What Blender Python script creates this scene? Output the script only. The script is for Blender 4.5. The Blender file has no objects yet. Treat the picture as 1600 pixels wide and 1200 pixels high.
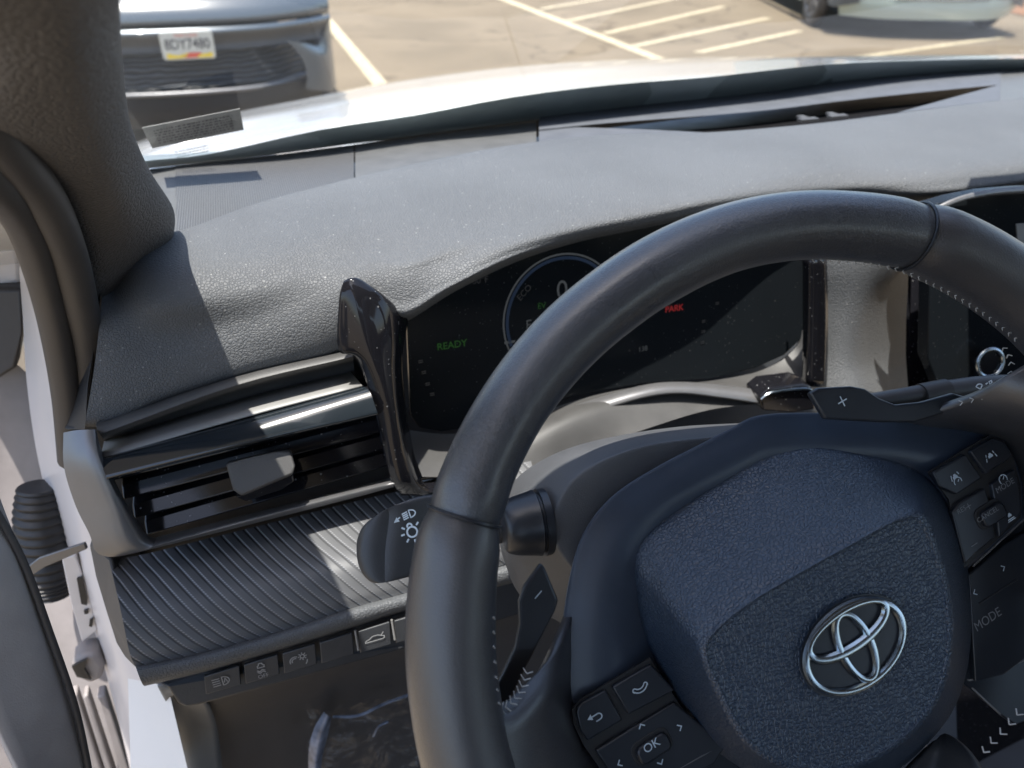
import bpy, bmesh, math, random
from mathutils import Vector, Matrix
from mathutils.geometry import tessellate_polygon
random.seed(7)
S = bpy.context.scene
COL = S.collection
# ------------------------------------------------------------------ camera, sky, sun, exposure
FPX = 1250.0
RX = Vector((.95096606, .1601627, -.2645968))
RY = Vector((-.30927166, .50296998, -.80707635))
RZ = Vector((.00382071, .84933451, .52784117))
CP = Vector((0, 0, 1.2))
cam_d = bpy.data.cameras.new('camera')
cam = bpy.data.objects.new('camera', cam_d); COL.objects.link(cam)
cam.matrix_world = Matrix(((RX[0], RX[1], RX[2], CP[0]), (RY[0], RY[1], RY[2], CP[1]), (RZ[0], RZ[1], RZ[2], CP[2]), (0, 0, 0, 1)))
cam_d.sensor_width = 36; cam_d.sensor_fit = 'HORIZONTAL'; cam_d.lens = 36 * FPX / 1600
cam_d.clip_start = .01; cam_d.clip_end = 2000
cam_d.dof.use_dof = True; cam_d.dof.focus_distance = .40; cam_d.dof.aperture_fstop = 11
S.camera = cam
SUN = Vector((-.138, -.15, 1)).normalized()
W = bpy.data.worlds.new('World'); S.world = W; W.use_nodes = True
nt = W.node_tree; nt.nodes.clear()
sky = nt.nodes.new('ShaderNodeTexSky'); sky.sky_type = 'NISHITA'; sky.sun_disc = False
sky.sun_elevation = math.asin(SUN.z); sky.sun_rotation = math.atan2(SUN.x, SUN.y); sky.dust_density = 2
bg = nt.nodes.new('ShaderNodeBackground'); bg.inputs[1].default_value = .15
wo = nt.nodes.new('ShaderNodeOutputWorld')
nt.links.new(sky.outputs[0], bg.inputs[0]); nt.links.new(bg.outputs[0], wo.inputs[0])
sd = bpy.data.lights.new('sun', 'SUN'); sd.energy = 4.4; sd.angle = math.radians(.5); sd.color = (1, .95, .885)
so = bpy.data.objects.new('sun', sd); COL.objects.link(so)
so.rotation_euler = SUN.to_track_quat('Z', 'Y').to_euler()
S.view_settings.view_transform = 'Standard'; S.view_settings.look = 'None'; S.view_settings.gamma = 1
S.view_settings.exposure = 1.35
S.render.engine = 'CYCLES'
S.cycles.max_bounces = 10; S.cycles.transparent_max_bounces = 12

# ------------------------------------------------------------------ measuring helpers
def ray(px, py):
    c = Vector((px - 800, 600 - py, -FPX)); return Vector((RX.dot(c), RY.dot(c), RZ.dot(c)))
def PY(px, py, y): d = ray(px, py); return CP + d * (y / d.y)
def PZ(px, py, z): d = ray(px, py); return CP + d * ((z - CP.z) / d.z)
WC = Vector((.20890744, .17991756, .93475305))          # wheel centre, wheel plane axes
WN = Vector((-.05968852, -.82675565, .55938571)); WE1 = Vector((.99740401, -.07200867, 0)); WE2 = WN.cross(WE1).normalized()
def PW(px, py, h=0.):
    d = ray(px, py); return CP + d * (((WC + WN * h - CP).dot(WN)) / d.dot(WN))
def Q(t):      # (px, py, 'y'|'z'|'w', value)
    if isinstance(t, Vector): return t
    return {'y': PY, 'z': PZ, 'w': PW}[t[2]](t[0], t[1], t[3])

# ------------------------------------------------------------------ object helpers
def link(name, me, mat=None, parent=None):
    o = bpy.data.objects.new(name, me); COL.objects.link(o)
    if mat: me.materials.append(mat)
    if parent: o.parent = parent
    return o
def tag(o, label=None, cat=None, group=None, kind=None):
    if label: o['label'] = label
    if cat: o['category'] = cat
    if group: o['group'] = group
    if kind: o['kind'] = kind
    return o
def empty(name, label, cat, group=None):
    o = bpy.data.objects.new(name, None); COL.objects.link(o); o.empty_display_size = .05
    return tag(o, label, cat, group)
def smooth(me, ang=None):
    for p in me.polygons: p.use_smooth = True
    if ang: me.set_sharp_from_angle(angle=math.radians(ang))
def from_py(name, V, F, mat=None, parent=None, sm=True, ang=40):
    me = bpy.data.meshes.new(name); me.from_pydata([tuple(v) for v in V], [], F); me.update()
    if sm: smooth(me, ang)
    return link(name, me, mat, parent)
def cr(pts, k, closed=False):        # Catmull-Rom resample
    n = len(pts); out = []
    if n < 3 and not closed:
        for i in range(n - 1):
            for j in range(k): out.append(pts[i].lerp(pts[i + 1], j / k))
        return out + [pts[-1].copy()]
    rng = range(n if closed else n - 1)
    for i in rng:
        p1, p2 = pts[i], pts[(i + 1) % n]
        p0 = pts[(i - 1) % n] if closed or i > 0 else p1 * 2 - p2
        p3 = pts[(i + 2) % n] if closed or i + 2 < n else p2 * 2 - p1
        for j in range(k):
            t = j / k
            out.append(.5 * ((2 * p1) + (p2 - p0) * t + (2 * p0 - 5 * p1 + 4 * p2 - p3) * t * t + (3 * p1 - p0 - 3 * p2 + p3) * t ** 3))
    if not closed: out.append(pts[-1].copy())
    return out
def grid(name, rows, mat, parent=None, ku=6, kv=6, closed_u=False, thick=0, ang=60, cap=False, closed_v=False):
    R = [[Q(p) for p in r] for r in rows]
    R = [cr(r, ku, closed_u) for r in R]
    cols = [cr([r[i] for r in R], kv, closed_v) for i in range(len(R[0]))]
    nv = len(cols[0]); nu = len(cols)
    V = [cols[i][j] for j in range(nv) for i in range(nu)]; F = []
    for j in range(nv if closed_v else nv - 1):
        for i in range(nu if closed_u else nu - 1):
            a = j * nu + i; b = j * nu + (i + 1) % nu; j2 = (j + 1) % nv
            F.append((a, b, j2 * nu + (i + 1) % nu, j2 * nu + i))
    if cap:
        F.append(tuple(range(nu - 1, -1, -1))); F.append(tuple((nv - 1) * nu + i for i in range(nu)))
    o = from_py(name, V, F, mat, parent, ang=ang)
    bm = bmesh.new(); bm.from_mesh(o.data); bmesh.ops.recalc_face_normals(bm, faces=bm.faces)
    bm.to_mesh(o.data); bm.free()
    if thick:
        m = o.modifiers.new('s', 'SOLIDIFY'); m.thickness = abs(thick); m.offset = 0
    return o
def prism(name, pts, ext, mat, parent=None, bevel=0, k=0, seg=3, ang=35):
    P = [Q(p) for p in pts]
    if k: P = cr(P, k, True)
    bm = bmesh.new(); vs = [bm.verts.new(p) for p in P]; f = bm.faces.new(vs)
    f.normal_update()
    e = ext if isinstance(ext, Vector) else f.normal * ext
    r = bmesh.ops.extrude_face_region(bm, geom=[f]); nv = [g for g in r['geom'] if isinstance(g, bmesh.types.BMVert)]
    bmesh.ops.translate(bm, verts=nv, vec=e)
    bmesh.ops.recalc_face_normals(bm, faces=bm.faces)
    me = bpy.data.meshes.new(name); bm.to_mesh(me); bm.free(); smooth(me, ang)
    o = link(name, me, mat, parent)
    if bevel:
        m = o.modifiers.new('b', 'BEVEL'); m.width = bevel; m.segments = seg; m.limit_method = 'ANGLE'; m.angle_limit = math.radians(40); m.harden_normals = False
    return o
def tube_geo(path, rad, n=12, closed=False, flat=None):
    V = []; F = []; m = len(path); prev = None
    for i, p in enumerate(path):
        a = path[(i - 1) % m] if closed or i > 0 else p; b = path[(i + 1) % m] if closed or i < m - 1 else p
        t = (b - a).normalized()
        if prev is None:
            u = t.orthogonal().normalized() if flat is None else (flat - t * flat.dot(t)).normalized()
        else: u = (prev - t * prev.dot(t)).normalized()
        if flat is not None: u = (flat - t * flat.dot(t)).normalized()
        prev = u; w = t.cross(u); r = rad(i / max(1, m - 1)) if callable(rad) else rad
        ru, rw = r if isinstance(r, tuple) else (r, r)
        for j in range(n):
            c = 2 * math.pi * j / n; V.append(p + u * math.cos(c) * ru + w * math.sin(c) * rw)
    for i in range(m if closed else m - 1):
        for j in range(n):
            F.append((i * n + j, i * n + (j + 1) % n, ((i + 1) % m) * n + (j + 1) % n, ((i + 1) % m) * n + j))
    if not closed: F.append(tuple(range(n - 1, -1, -1))); F.append(tuple((m - 1) * n + j for j in range(n)))
    return V, F
def tube(name, pts, rad, mat, parent=None, k=6, n=12, closed=False, flat=None):
    P = [Q(p) for p in pts]
    if k: P = cr(P, k, closed)
    V, F = tube_geo(P, rad, n, closed, flat)
    return from_py(name, V, F, mat, parent)
def merged(name, geos, mat, parent=None, ang=40):
    V = []; F = []
    for v, f in geos:
        o = len(V); V += list(v); F += [tuple(i + o for i in q) for q in f]
    return from_py(name, V, F, mat, parent, ang=ang)
def boxg(c, x, y, z):     # box from centre and three half-axis vectors
    V = [c + x * a + y * b + z * d for a in (-1, 1) for b in (-1, 1) for d in (-1, 1)]
    return V, [(0, 1, 3, 2), (4, 6, 7, 5), (0, 4, 5, 1), (2, 3, 7, 6), (0, 2, 6, 4), (1, 5, 7, 3)]
def ribbon(pl, w, o, ex, ey, nz, lift, closed=False):   # flat painted stroke, mitred
    P = [Vector(p) for p in pl]; n = len(P); V = []; F = []
    for i, p in enumerate(P):
        a = P[(i - 1) % n] if closed or i > 0 else p; b = P[(i + 1) % n] if closed or i < n - 1 else p
        d1 = (p - a).normalized() if (p - a).length else (b - p).normalized(); d2 = (b - p).normalized() if (b - p).length else d1
        t = (d1 + d2); t = t.normalized() if t.length > 1e-6 else d1
        m = Vector((-t.y, t.x)); c = max(.45, m.dot(Vector((-d1.y, d1.x))))
        for s in (-1, 1):
            q = p + m * (s * w / 2 / c); V.append(o + ex * q.x + ey * q.y + nz * lift)
    for i in range(n if closed else n - 1):
        j = (i + 1) % n; F.append((2 * i, 2 * i + 1, 2 * j + 1, 2 * j))
    return V, F
def glyph(name, strokes, o, ex, ey, nz, mat, parent, w, lift=.0002, fills=()):
    g = []
    for s in strokes:
        cl = False
        if s and s[-1] == 'c': s = s[:-1]; cl = True
        g.append(ribbon(s, w, o, ex, ey, nz, lift, cl))
    for fl in fills:
        g.append(([o + ex * x + ey * y + nz * lift for x, y in fl], [tuple(range(len(fl)))]))
    return merged(name, g, mat, parent)
def arc(cx, cy, r, a0, a1, n=14, ry=None):
    ry = ry or r
    return [(cx + r * math.cos(math.radians(a0 + (a1 - a0) * i / n)), cy + ry * math.sin(math.radians(a0 + (a1 - a0) * i / n))) for i in range(n + 1)]
def ring(cx, cy, r, n=24): return arc(cx, cy, r, 0, 360 - 360 / n, n - 1) + ['c']
def text(name, s, o, ex, ey, nz, size, mat, parent, lift=.0002, bold=0, sx=1):
    cu = bpy.data.curves.new('t', 'FONT'); cu.body = s; cu.size = size; cu.align_x = 'CENTER'; cu.align_y = 'CENTER'; cu.offset = bold; cu.resolution_u = 3
    to = bpy.data.objects.new('t', cu); COL.objects.link(to); dg = bpy.context.evaluated_depsgraph_get(); dg.update()
    me = bpy.data.meshes.new_from_object(to.evaluated_get(dg)); bpy.data.objects.remove(to)
    for v in me.vertices: v.co = o + ex * v.co.x * sx + ey * v.co.y + nz * lift
    me.name = name; me.materials.clear()
    return link(name, me, mat, parent)

# ------------------------------------------------------------------ materials
def newmat(name):
    m = bpy.data.materials.new(name); m.use_nodes = True; n = m.node_tree; b = n.nodes['Principled BSDF']; return m, n, b
def N(n, t, **kw):
    x = n.nodes.new(t)
    for k, v in kw.items():
        if k in x.inputs: x.inputs[k].default_value = v
        else: setattr(x, k, v)
    return x
def L(n, a, b): n.links.new(a, b)
def ramp(n, src, stops):
    r = N(n, 'ShaderNodeValToRGB'); e = r.color_ramp.elements
    e[0].position, e[0].color = stops[0][0], (*stops[0][1], 1); e[1].position, e[1].color = stops[-1][0], (*stops[-1][1], 1)
    for p, c in stops[1:-1]: x = e.new(p); x.color = (*c, 1)
    L(n, src, r.inputs[0]); return r
def plain(name, col, rough=.5, metal=0, spec=.5, noise=.08, nscale=60, coat=0, bump=0, bscale=900):
    m, n, b = newmat(name); tc = N(n, 'ShaderNodeTexCoord')
    nz = N(n, 'ShaderNodeTexNoise', Scale=nscale, Detail=4.); L(n, tc.outputs['Object'], nz.inputs['Vector'])
    r = ramp(n, nz.outputs[0], [(.3, tuple(c * (1 - noise) for c in col)), (.7, tuple(min(1, c * (1 + noise)) for c in col))])
    L(n, r.outputs[0], b.inputs['Base Color'])
    rr = N(n, 'ShaderNodeMapRange'); rr.inputs[3].default_value = rough * .85; rr.inputs[4].default_value = min(1, rough * 1.15)
    L(n, nz.outputs[0], rr.inputs[0]); L(n, rr.outputs[0], b.inputs['Roughness'])
    b.inputs['Metallic'].default_value = metal; b.inputs['Specular IOR Level'].default_value = spec; b.inputs['Coat Weight'].default_value = coat; b.inputs['Coat Roughness'].default_value = .03
    if bump:
        n2 = N(n, 'ShaderNodeTexNoise', Scale=bscale, Detail=2.); L(n, tc.outputs['Object'], n2.inputs['Vector'])
        bp = N(n, 'ShaderNodeBump', Strength=bump, Distance=.0003); L(n, n2.outputs[0], bp.inputs['Height']); L(n, bp.outputs[0], b.inputs['Normal'])
    return m
def leather(name, col, rough=.5, scale=620, bump=.6, dist=.0005, dust=0, spec=.5, stretch=(1, 1, 1)):
    m, n, b = newmat(name); tc = N(n, 'ShaderNodeTexCoord'); mp = N(n, 'ShaderNodeMapping'); mp.inputs['Scale'].default_value = stretch
    L(n, tc.outputs['Object'], mp.inputs[0])
    wn = N(n, 'ShaderNodeTexNoise', Scale=scale * .35, Detail=2.); L(n, mp.outputs[0], wn.inputs['Vector'])
    mx = N(n, 'ShaderNodeMix', data_type='RGBA', blend_type='LINEAR_LIGHT'); mx.inputs[0].default_value = .0011; L(n, mp.outputs[0], mx.inputs[6]); L(n, wn.outputs['Color'], mx.inputs[7])
    v = N(n, 'ShaderNodeTexVoronoi', Scale=scale, feature='DISTANCE_TO_EDGE'); L(n, mx.outputs[2], v.inputs['Vector'])
    r = ramp(n, v.outputs['Distance'], [(0, (0, 0, 0)), (.16, (.75, .75, .75)), (.5, (1, 1, 1))])
    fine = N(n, 'ShaderNodeTexNoise', Scale=scale * 3, Detail=2.); L(n, mp.outputs[0], fine.inputs['Vector'])
    ad = N(n, 'ShaderNodeMath', operation='MULTIPLY_ADD'); ad.inputs[1].default_value = .25; L(n, fine.outputs[0], ad.inputs[0]); L(n, r.outputs[0], ad.inputs[2])
    bp = N(n, 'ShaderNodeBump', Strength=bump, Distance=dist); L(n, ad.outputs[0], bp.inputs['Height']); L(n, bp.outputs[0], b.inputs['Normal'])
    big = N(n, 'ShaderNodeTexNoise', Scale=9., Detail=5.); L(n, tc.outputs['Object'], big.inputs['Vector'])
    c = ramp(n, big.outputs[0], [(.3, tuple(x * .9 for x in col)), (.7, tuple(x * 1.12 for x in col))])
    out = c.outputs[0]
    if dust:
        dn = N(n, 'ShaderNodeTexVoronoi', Scale=480.); L(n, tc.outputs['Object'], dn.inputs['Vector'])
        sc = N(n, 'ShaderNodeSeparateColor'); L(n, dn.outputs['Color'], sc.inputs[0])
        sz = N(n, 'ShaderNodeMath', operation='POWER'); sz.inputs[1].default_value = 12.; L(n, sc.outputs[0], sz.inputs[0])
        ml = N(n, 'ShaderNodeMath', operation='MULTIPLY'); ml.inputs[1].default_value = .30; L(n, sz.outputs[0], ml.inputs[0])
        lt = N(n, 'ShaderNodeMath', operation='LESS_THAN'); L(n, dn.outputs['Distance'], lt.inputs[0]); L(n, ml.outputs[0], lt.inputs[1])
        dd = N(n, 'ShaderNodeMath', operation='MULTIPLY'); dd.inputs[1].default_value = dust; L(n, lt.outputs[0], dd.inputs[0])
        mm = N(n, 'ShaderNodeMix', data_type='RGBA'); mm.inputs[7].default_value = (.55, .55, .52, 1); L(n, dd.outputs[0], mm.inputs[0]); L(n, out, mm.inputs[6])
        out = mm.outputs[2]
    L(n, out, b.inputs['Base Color']); b.inputs['Roughness'].default_value = rough; b.inputs['Specular IOR Level'].default_value = spec
    return m
def glossblack(name, dust=.35, col=(.006, .006, .008), rough=.06):
    m, n, b = newmat(name); tc = N(n, 'ShaderNodeTexCoord')
    dn = N(n, 'ShaderNodeTexVoronoi', Scale=520.); L(n, tc.outputs['Object'], dn.inputs['Vector'])
    sc = N(n, 'ShaderNodeSeparateColor'); L(n, dn.outputs['Color'], sc.inputs[0])
    sz = N(n, 'ShaderNodeMath', operation='POWER'); sz.inputs[1].default_value = 7.; L(n, sc.outputs[0], sz.inputs[0])
    ml = N(n, 'ShaderNodeMath', operation='MULTIPLY'); ml.inputs[1].default_value = .3; L(n, sz.outputs[0], ml.inputs[0])
    lt = N(n, 'ShaderNodeMath', operation='LESS_THAN'); L(n, dn.outputs['Distance'], lt.inputs[0]); L(n, ml.outputs[0], lt.inputs[1])
    dd = N(n, 'ShaderNodeMath', operation='MULTIPLY'); dd.inputs[1].default_value = dust; L(n, lt.outputs[0], dd.inputs[0])
    mm = N(n, 'ShaderNodeMix', data_type='RGBA'); mm.inputs[6].default_value = (*col, 1); mm.inputs[7].default_value = (.4, .4, .4, 1); L(n, dd.outputs[0], mm.inputs[0])
    L(n, mm.outputs[2], b.inputs['Base Color'])
    sm = N(n, 'ShaderNodeTexNoise', Scale=25., Detail=5.); L(n, tc.outputs['Object'], sm.inputs['Vector'])
    rr = N(n, 'ShaderNodeMapRange'); rr.inputs[3].default_value = rough * .5; rr.inputs[4].default_value = rough * 1.8; L(n, sm.outputs[0], rr.inputs[0]); L(n, rr.outputs[0], b.inputs['Roughness'])
    return m
def emis(name, col, st):
    m, n, b = newmat(name); b.inputs['Base Color'].default_value = (0, 0, 0, 1); b.inputs['Emission Color'].default_value = (*col, 1); b.inputs['Emission Strength'].default_value = st; return m
M = {}
M['dash'] = leather('dash_leather', (.090, .094, .099), .56, 560, .7, .0005, dust=.26, spec=.35)
M['pillar'] = leather('pillar_grain', (.082, .076, .073), .6, 400, .8, .0009)
M['pad'] = leather('pad_leather', (.020, .034, .058), .38, 520, .6, .0005, spec=.8)
M['rim'] = leather('rim_leather', (.040, .043, .050), .36, 750, .45, .0003, spec=.5)
M['rimgrip'] = leather('rim_grip_leather', (.040, .039, .042), .38, 800, .25, .0004)
def creases(m):
    n = m.node_tree; b = n.nodes['Principled BSDF']; old = b.inputs['Normal'].links[0].from_socket
    tc = N(n, 'ShaderNodeTexCoord'); w = N(n, 'ShaderNodeTexNoise', Scale=380., Detail=5., Distortion=.6); L(n, tc.outputs['Object'], w.inputs['Vector'])
    bp = N(n, 'ShaderNodeBump', Strength=.22, Distance=.0004); L(n, w.outputs[0], bp.inputs['Height']); L(n, old, bp.inputs['Normal']); L(n, bp.outputs[0], b.inputs['Normal'])
    v = N(n, 'ShaderNodeTexNoise', Scale=18., Detail=4.); L(n, tc.outputs['Object'], v.inputs['Vector'])
    rr = N(n, 'ShaderNodeMapRange'); rr.inputs[1].default_value = .3; rr.inputs[2].default_value = .7; rr.inputs[3].default_value = .26; rr.inputs[4].default_value = .44; L(n, v.outputs[0], rr.inputs[0]); L(n, rr.outputs[0], b.inputs['Coat Roughness'])
creases(M['rim']); creases(M['rimgrip'])
for k_ in ('rim', 'rimgrip'):
    b_ = M[k_].node_tree.nodes['Principled BSDF']; b_.inputs['Coat Weight'].default_value = .9; b_.inputs['Coat Roughness'].default_value = .32
M['soft'] = plain('soft_black', (.03, .032, .036), .45, bump=.25)
M['trim'] = plain('wheel_trim', (.034, .046, .068), .34, bump=.12, bscale=2500)
M['button'] = plain('button_black', (.018, .021, .027), .35, bump=.08, bscale=2500)
M['knee'] = plain('knee_panel_plastic', (.045, .042, .042), .6, bump=.4, bscale=1200)
M['doorgrey'] = plain('door_inner_trim', (.34, .315, .30), .6, bump=.4, bscale=1200)
M['shellgrey'] = plain('door_shell_grey', (.22, .20, .195), .5)
M['dark'] = plain('dark_plastic', (.018, .018, .019), .5)
M['greyplastic'] = plain('grey_plastic', (.058, .057, .056), .55, bump=.3, bscale=1400)
M['shroud'] = plain('shroud_plastic', (.070, .072, .076), .55, bump=.55, bscale=1500)
M['silver'] = plain('satin_silver', (.20, .20, .205), .40, metal=.6, noise=.04)
M['silver2'] = plain('satin_grey_trim', (.20, .197, .19), .5, noise=.04)
M['lipgloss'] = plain('gloss_grey_lip', (.012, .016, .020), .12, coat=.6, spec=.4)
M['chrome'] = plain('chrome', (.45, .50, .53), .2, metal=1, noise=.03)
M['gloss'] = glossblack('piano_black', .3, (.008, .008, .010), .07)
M['gloss'].node_tree.nodes['Principled BSDF'].inputs['Specular IOR Level'].default_value = .38
M['screen'] = glossblack('display_glass', .1, (.009, .011, .013), .12)
M['screen'].node_tree.nodes['Principled BSDF'].inputs['Specular IOR Level'].default_value = .10
M['mark'] = plain('white_marking', (.50, .58, .64), .5)
M['mark2'] = plain('faded_marking', (.25, .25, .25), .5)
M['markdim'] = plain('dim_marking', (.20, .21, .22), .5)
M['thread'] = plain('grey_thread', (.38, .38, .37), .7)
M['white'] = plain('white_paint', (.78, .78, .77), .22, coat=1, noise=.02, nscale=4)
M['jamb'] = plain('white_jamb_paint', (.62, .58, .56), .35, coat=.3, noise=.05, nscale=8)
M['rubber'] = plain('rubber', (.05, .046, .045), .5, bump=.2)
M['frit'] = plain('veiled_frit', (.28, .33, .35), .35)  # pale blue-grey base stands in for the veiling reflection over the black border
M['cowl'] = plain('cowl_plastic', (.13, .15, .16), .5)
M['sticker'] = plain('sticker_paper', (.20, .20, .19), .7, noise=.15, nscale=150)
M['headliner'] = plain('headliner_fabric', (.14, .14, .145), .9)
M['doortrim'] = plain('door_trim', (.11, .10, .098), .6, bump=.4, bscale=1200)

# ================================================================== SETTING
def asphalt():
    m, n, b = newmat('asphalt'); tc = N(n, 'ShaderNodeTexCoord')
    a = N(n, 'ShaderNodeTexNoise', Scale=.9, Detail=9., Distortion=.6); c = N(n, 'ShaderNodeTexNoise', Scale=120., Detail=3.)
    for x in (a, c): L(n, tc.outputs['Object'], x.inputs['Vector'])
    r1 = ramp(n, a.outputs[0], [(.3, (.138, .108, .070)), (.7, (.200, .158, .105))]); r2 = ramp(n, c.outputs[0], [(.3, (.7, .7, .7)), (.7, (1.2, 1.2, 1.2))])
    mx = N(n, 'ShaderNodeMix', data_type='RGBA', blend_type='MULTIPLY'); mx.inputs[0].default_value = 1; L(n, r1.outputs[0], mx.inputs[6]); L(n, r2.outputs[0], mx.inputs[7])
    vd = N(n, 'ShaderNodeTexNoise', Scale=1.6, Detail=4.); L(n, tc.outputs['Object'], vd.inputs['Vector'])
    vm = N(n, 'ShaderNodeMix', data_type='RGBA', blend_type='LINEAR_LIGHT'); vm.inputs[0].default_value = .5; L(n, tc.outputs['Object'], vm.inputs[6]); L(n, vd.outputs['Color'], vm.inputs[7])
    vc = N(n, 'ShaderNodeTexVoronoi', Scale=.35, feature='DISTANCE_TO_EDGE'); L(n, vm.outputs[2], vc.inputs['Vector'])
    vr = ramp(n, vc.outputs[0], [(0, (.45, .43, .40)), (.012, (1, 1, 1))]); m2 = N(n, 'ShaderNodeMix', data_type='RGBA', blend_type='MULTIPLY'); m2.inputs[0].default_value = .8; L(n, mx.outputs[2], m2.inputs[6]); L(n, vr.outputs[0], m2.inputs[7])
    so2 = N(n, 'ShaderNodeTexNoise', Scale=2.3, Detail=2.); L(n, tc.outputs['Object'], so2.inputs['Vector']); sr = ramp(n, so2.outputs[0], [(.66, (1, 1, 1)), (.74, (.62, .60, .58))])
    m3 = N(n, 'ShaderNodeMix', data_type='RGBA', blend_type='MULTIPLY'); m3.inputs[0].default_value = 1; L(n, m2.outputs[2], m3.inputs[6]); L(n, sr.outputs[0], m3.inputs[7]); mx = m3
    L(n, mx.outputs[2], b.inputs['Base Color']); b.inputs['Roughness'].default_value = .85
    bp = N(n, 'ShaderNodeBump', Strength=.5, Distance=.01); L(n, c.outputs[0], bp.inputs['Height']); L(n, bp.outputs[0], b.inputs['Normal']); return m
M['asphalt'] = asphalt()
M['line'] = plain('line_paint', (.42, .36, .24), .7, noise=.38, nscale=22)
M['kerb'] = plain('kerb_concrete', (.42, .36, .28), .8, noise=.15, nscale=10)
M['mulch'] = plain('mulch', (.22, .11, .055), .9, noise=.5, nscale=25)
g = from_py('ground', [(-300, -300, 0), (300, -300, 0), (300, 300, 0), (-300, 300, 0)], [(0, 1, 2, 3)], M['asphalt'], sm=False); tag(g, kind='structure')
def pline(a, b, w=.10, z=.004):
    A = PZ(*a, z); B = PZ(*b, z); d = (B - A).normalized(); s = Vector((-d.y, d.x, 0)) * w / 2
    o = from_py('painted_line', [A - s, B - s, B + s, A + s], [(0, 1, 2, 3)], M['line'], sm=False); tag(o, kind='structure'); return o
pline((493, 10), (640, 186), .11)
pline((770, -8), (1120, 127), .12)
for a, b in [((845, 14), (1010, -14)), ((886, 33), (1060, -4)), ((945, 52), (1130, 10)), ((990, 72), (1200, 28)), ((1090, 82), (1250, 48)), ((1180, 112), (1565, 58))]:
    pline(a, b, .09)

# ================================================================== WHITE CAR HOOD (own car)
def hz(X, Y):
    prof = [(.85, .985), (1.0, .972), (1.3, .934), (1.6, .888), (1.9, .825), (2.05, .76), (2.12, .66), (2.14, .5)]
    for (a, za), (b, zb) in zip(prof, prof[1:]):
        if Y <= b: t = (Y - a) / (b - a); break
    u = abs(X - .60) / .70; k = 1 if X < .6 else .22
    return za + (zb - za) * t - .032 * k * u ** 2 - max(0, u - .95) ** 2 * .35 * k - .02 * k * (u ** 2) * max(0, (Y - 1.2)) + .0105 * min(1, max(0, (X - .1) / .5))
hood = empty('car_hood', 'glossy white hood of the own car stretching out beyond the windshield', 'car hood')
rows = []
for Y in (.86, 1.0, 1.15, 1.3, 1.45, 1.6, 1.75, 1.9, 2.0, 2.06, 2.12):
    rows.append([Vector((X, Y - .18 * (abs(X - .58) / .9) ** 2 * (Y - .86), hz(X, Y))) for X in [.58 + s * (.9 if s < 0 else 1.05) for s in (-1, -.93, -.85, -.7, -.5, -.3, 0, .3, .5, .7, .85, .93, 1)]])
grid('hood_panel', rows, M['white'], hood, 4, 3)
# fender shoulder under the edge of the hood panel
side = [[Vector((x, Y, z)) for Y in (.6, 1.0, 1.4, 1.8, 2.0)] for x, z in ((-.30, .93), (-.36, .86), (-.40, .7), (-.40, .45))]
grid('fender', side, M['white'], hood, 4, 4)
front = [[Vector((.58 + s * .96, 2.12 - .2 * s * s + dy, z)) for s in (-1, -.8, -.4, 0, .4, .8, 1)] for dy, z in ((-.02, .70), (.02, .5), (0, .25))]
grid('front_bumper', front, M['white'], hood, 4, 4)
grid('cowl', [[PZ(x, y, 1.0 - .03) for x, y in ((150, 268), (400, 235), (700, 190), (1000, 150), (1300, 118), (1700, 98))], [(100, 250, 'y', .90), (400, 230, 'y', .96), (700, 182, 'y', 1.0), (1000, 142, 'y', 1.03), (1300, 108, 'y', 1.05), (1750, 106, 'y', 1.03)]], M['cowl'], hood, 5, 3)

# ================================================================== WINDSHIELD
WB = [(150, 275, .66), (240, 262, .715), (400, 245, .735), (551, 225, .755), (700, 205, .775), (849, 186, .79), (1000, 168, .81), (1100, 157, .82), (1200, 146, .84), (1300, 131, .86), (1420, 119, .88), (1547, 110, .895), (1700, 104, .91)]
WBP = [PY(x, y, Y) for x, y, Y in WB]
ws = empty('windshield', 'laminated windshield glass with black printed lower border and a grey paper label', 'windshield')
def glassmat():
    m = bpy.data.materials.new('windshield_glass'); m.use_nodes = True; n = m.node_tree; n.nodes.clear()
    o = N(n, 'ShaderNodeOutputMaterial'); t = N(n, 'ShaderNodeBsdfTransparent'); t.inputs[0].default_value = (.93, .945, .935, 1)
    gl = N(n, 'ShaderNodeBsdfGlossy'); gl.inputs['Roughness'].default_value = .015; lw = N(n, 'ShaderNodeLayerWeight'); lw.inputs[0].default_value = .5; pw = N(n, 'ShaderNodeMath', operation='POWER'); pw.inputs[1].default_value = 5.; L(n, lw.outputs['Facing'], pw.inputs[0]); fr = N(n, 'ShaderNodeMath', operation='MULTIPLY_ADD'); fr.inputs[1].default_value = .9; fr.inputs[2].default_value = .05; L(n, pw.outputs[0], fr.inputs[0])
    df = N(n, 'ShaderNodeBsdfDiffuse'); df.inputs[0].default_value = (.7, .7, .66, 1)
    tc = N(n, 'ShaderNodeTexCoord'); v = N(n, 'ShaderNodeTexNoise', Scale=14., Detail=8.); L(n, tc.outputs['Object'], v.inputs['Vector'])
    r = ramp(n, v.outputs[0], [(.35, (.008, .008, .008)), (.75, (.035, .035, .035))])
    mx = N(n, 'ShaderNodeMixShader'); L(n, fr.outputs[0], mx.inputs[0]); L(n, t.outputs[0], mx.inputs[1]); L(n, gl.outputs[0], mx.inputs[2])
    m2 = N(n, 'ShaderNodeMixShader'); L(n, r.outputs[0], m2.inputs[0]); L(n, mx.outputs[0], m2.inputs[1]); L(n, df.outputs[0], m2.inputs[2])
    L(n, m2.outputs[0], o.inputs[0]); return m
M['glass'] = glassmat()
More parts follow.
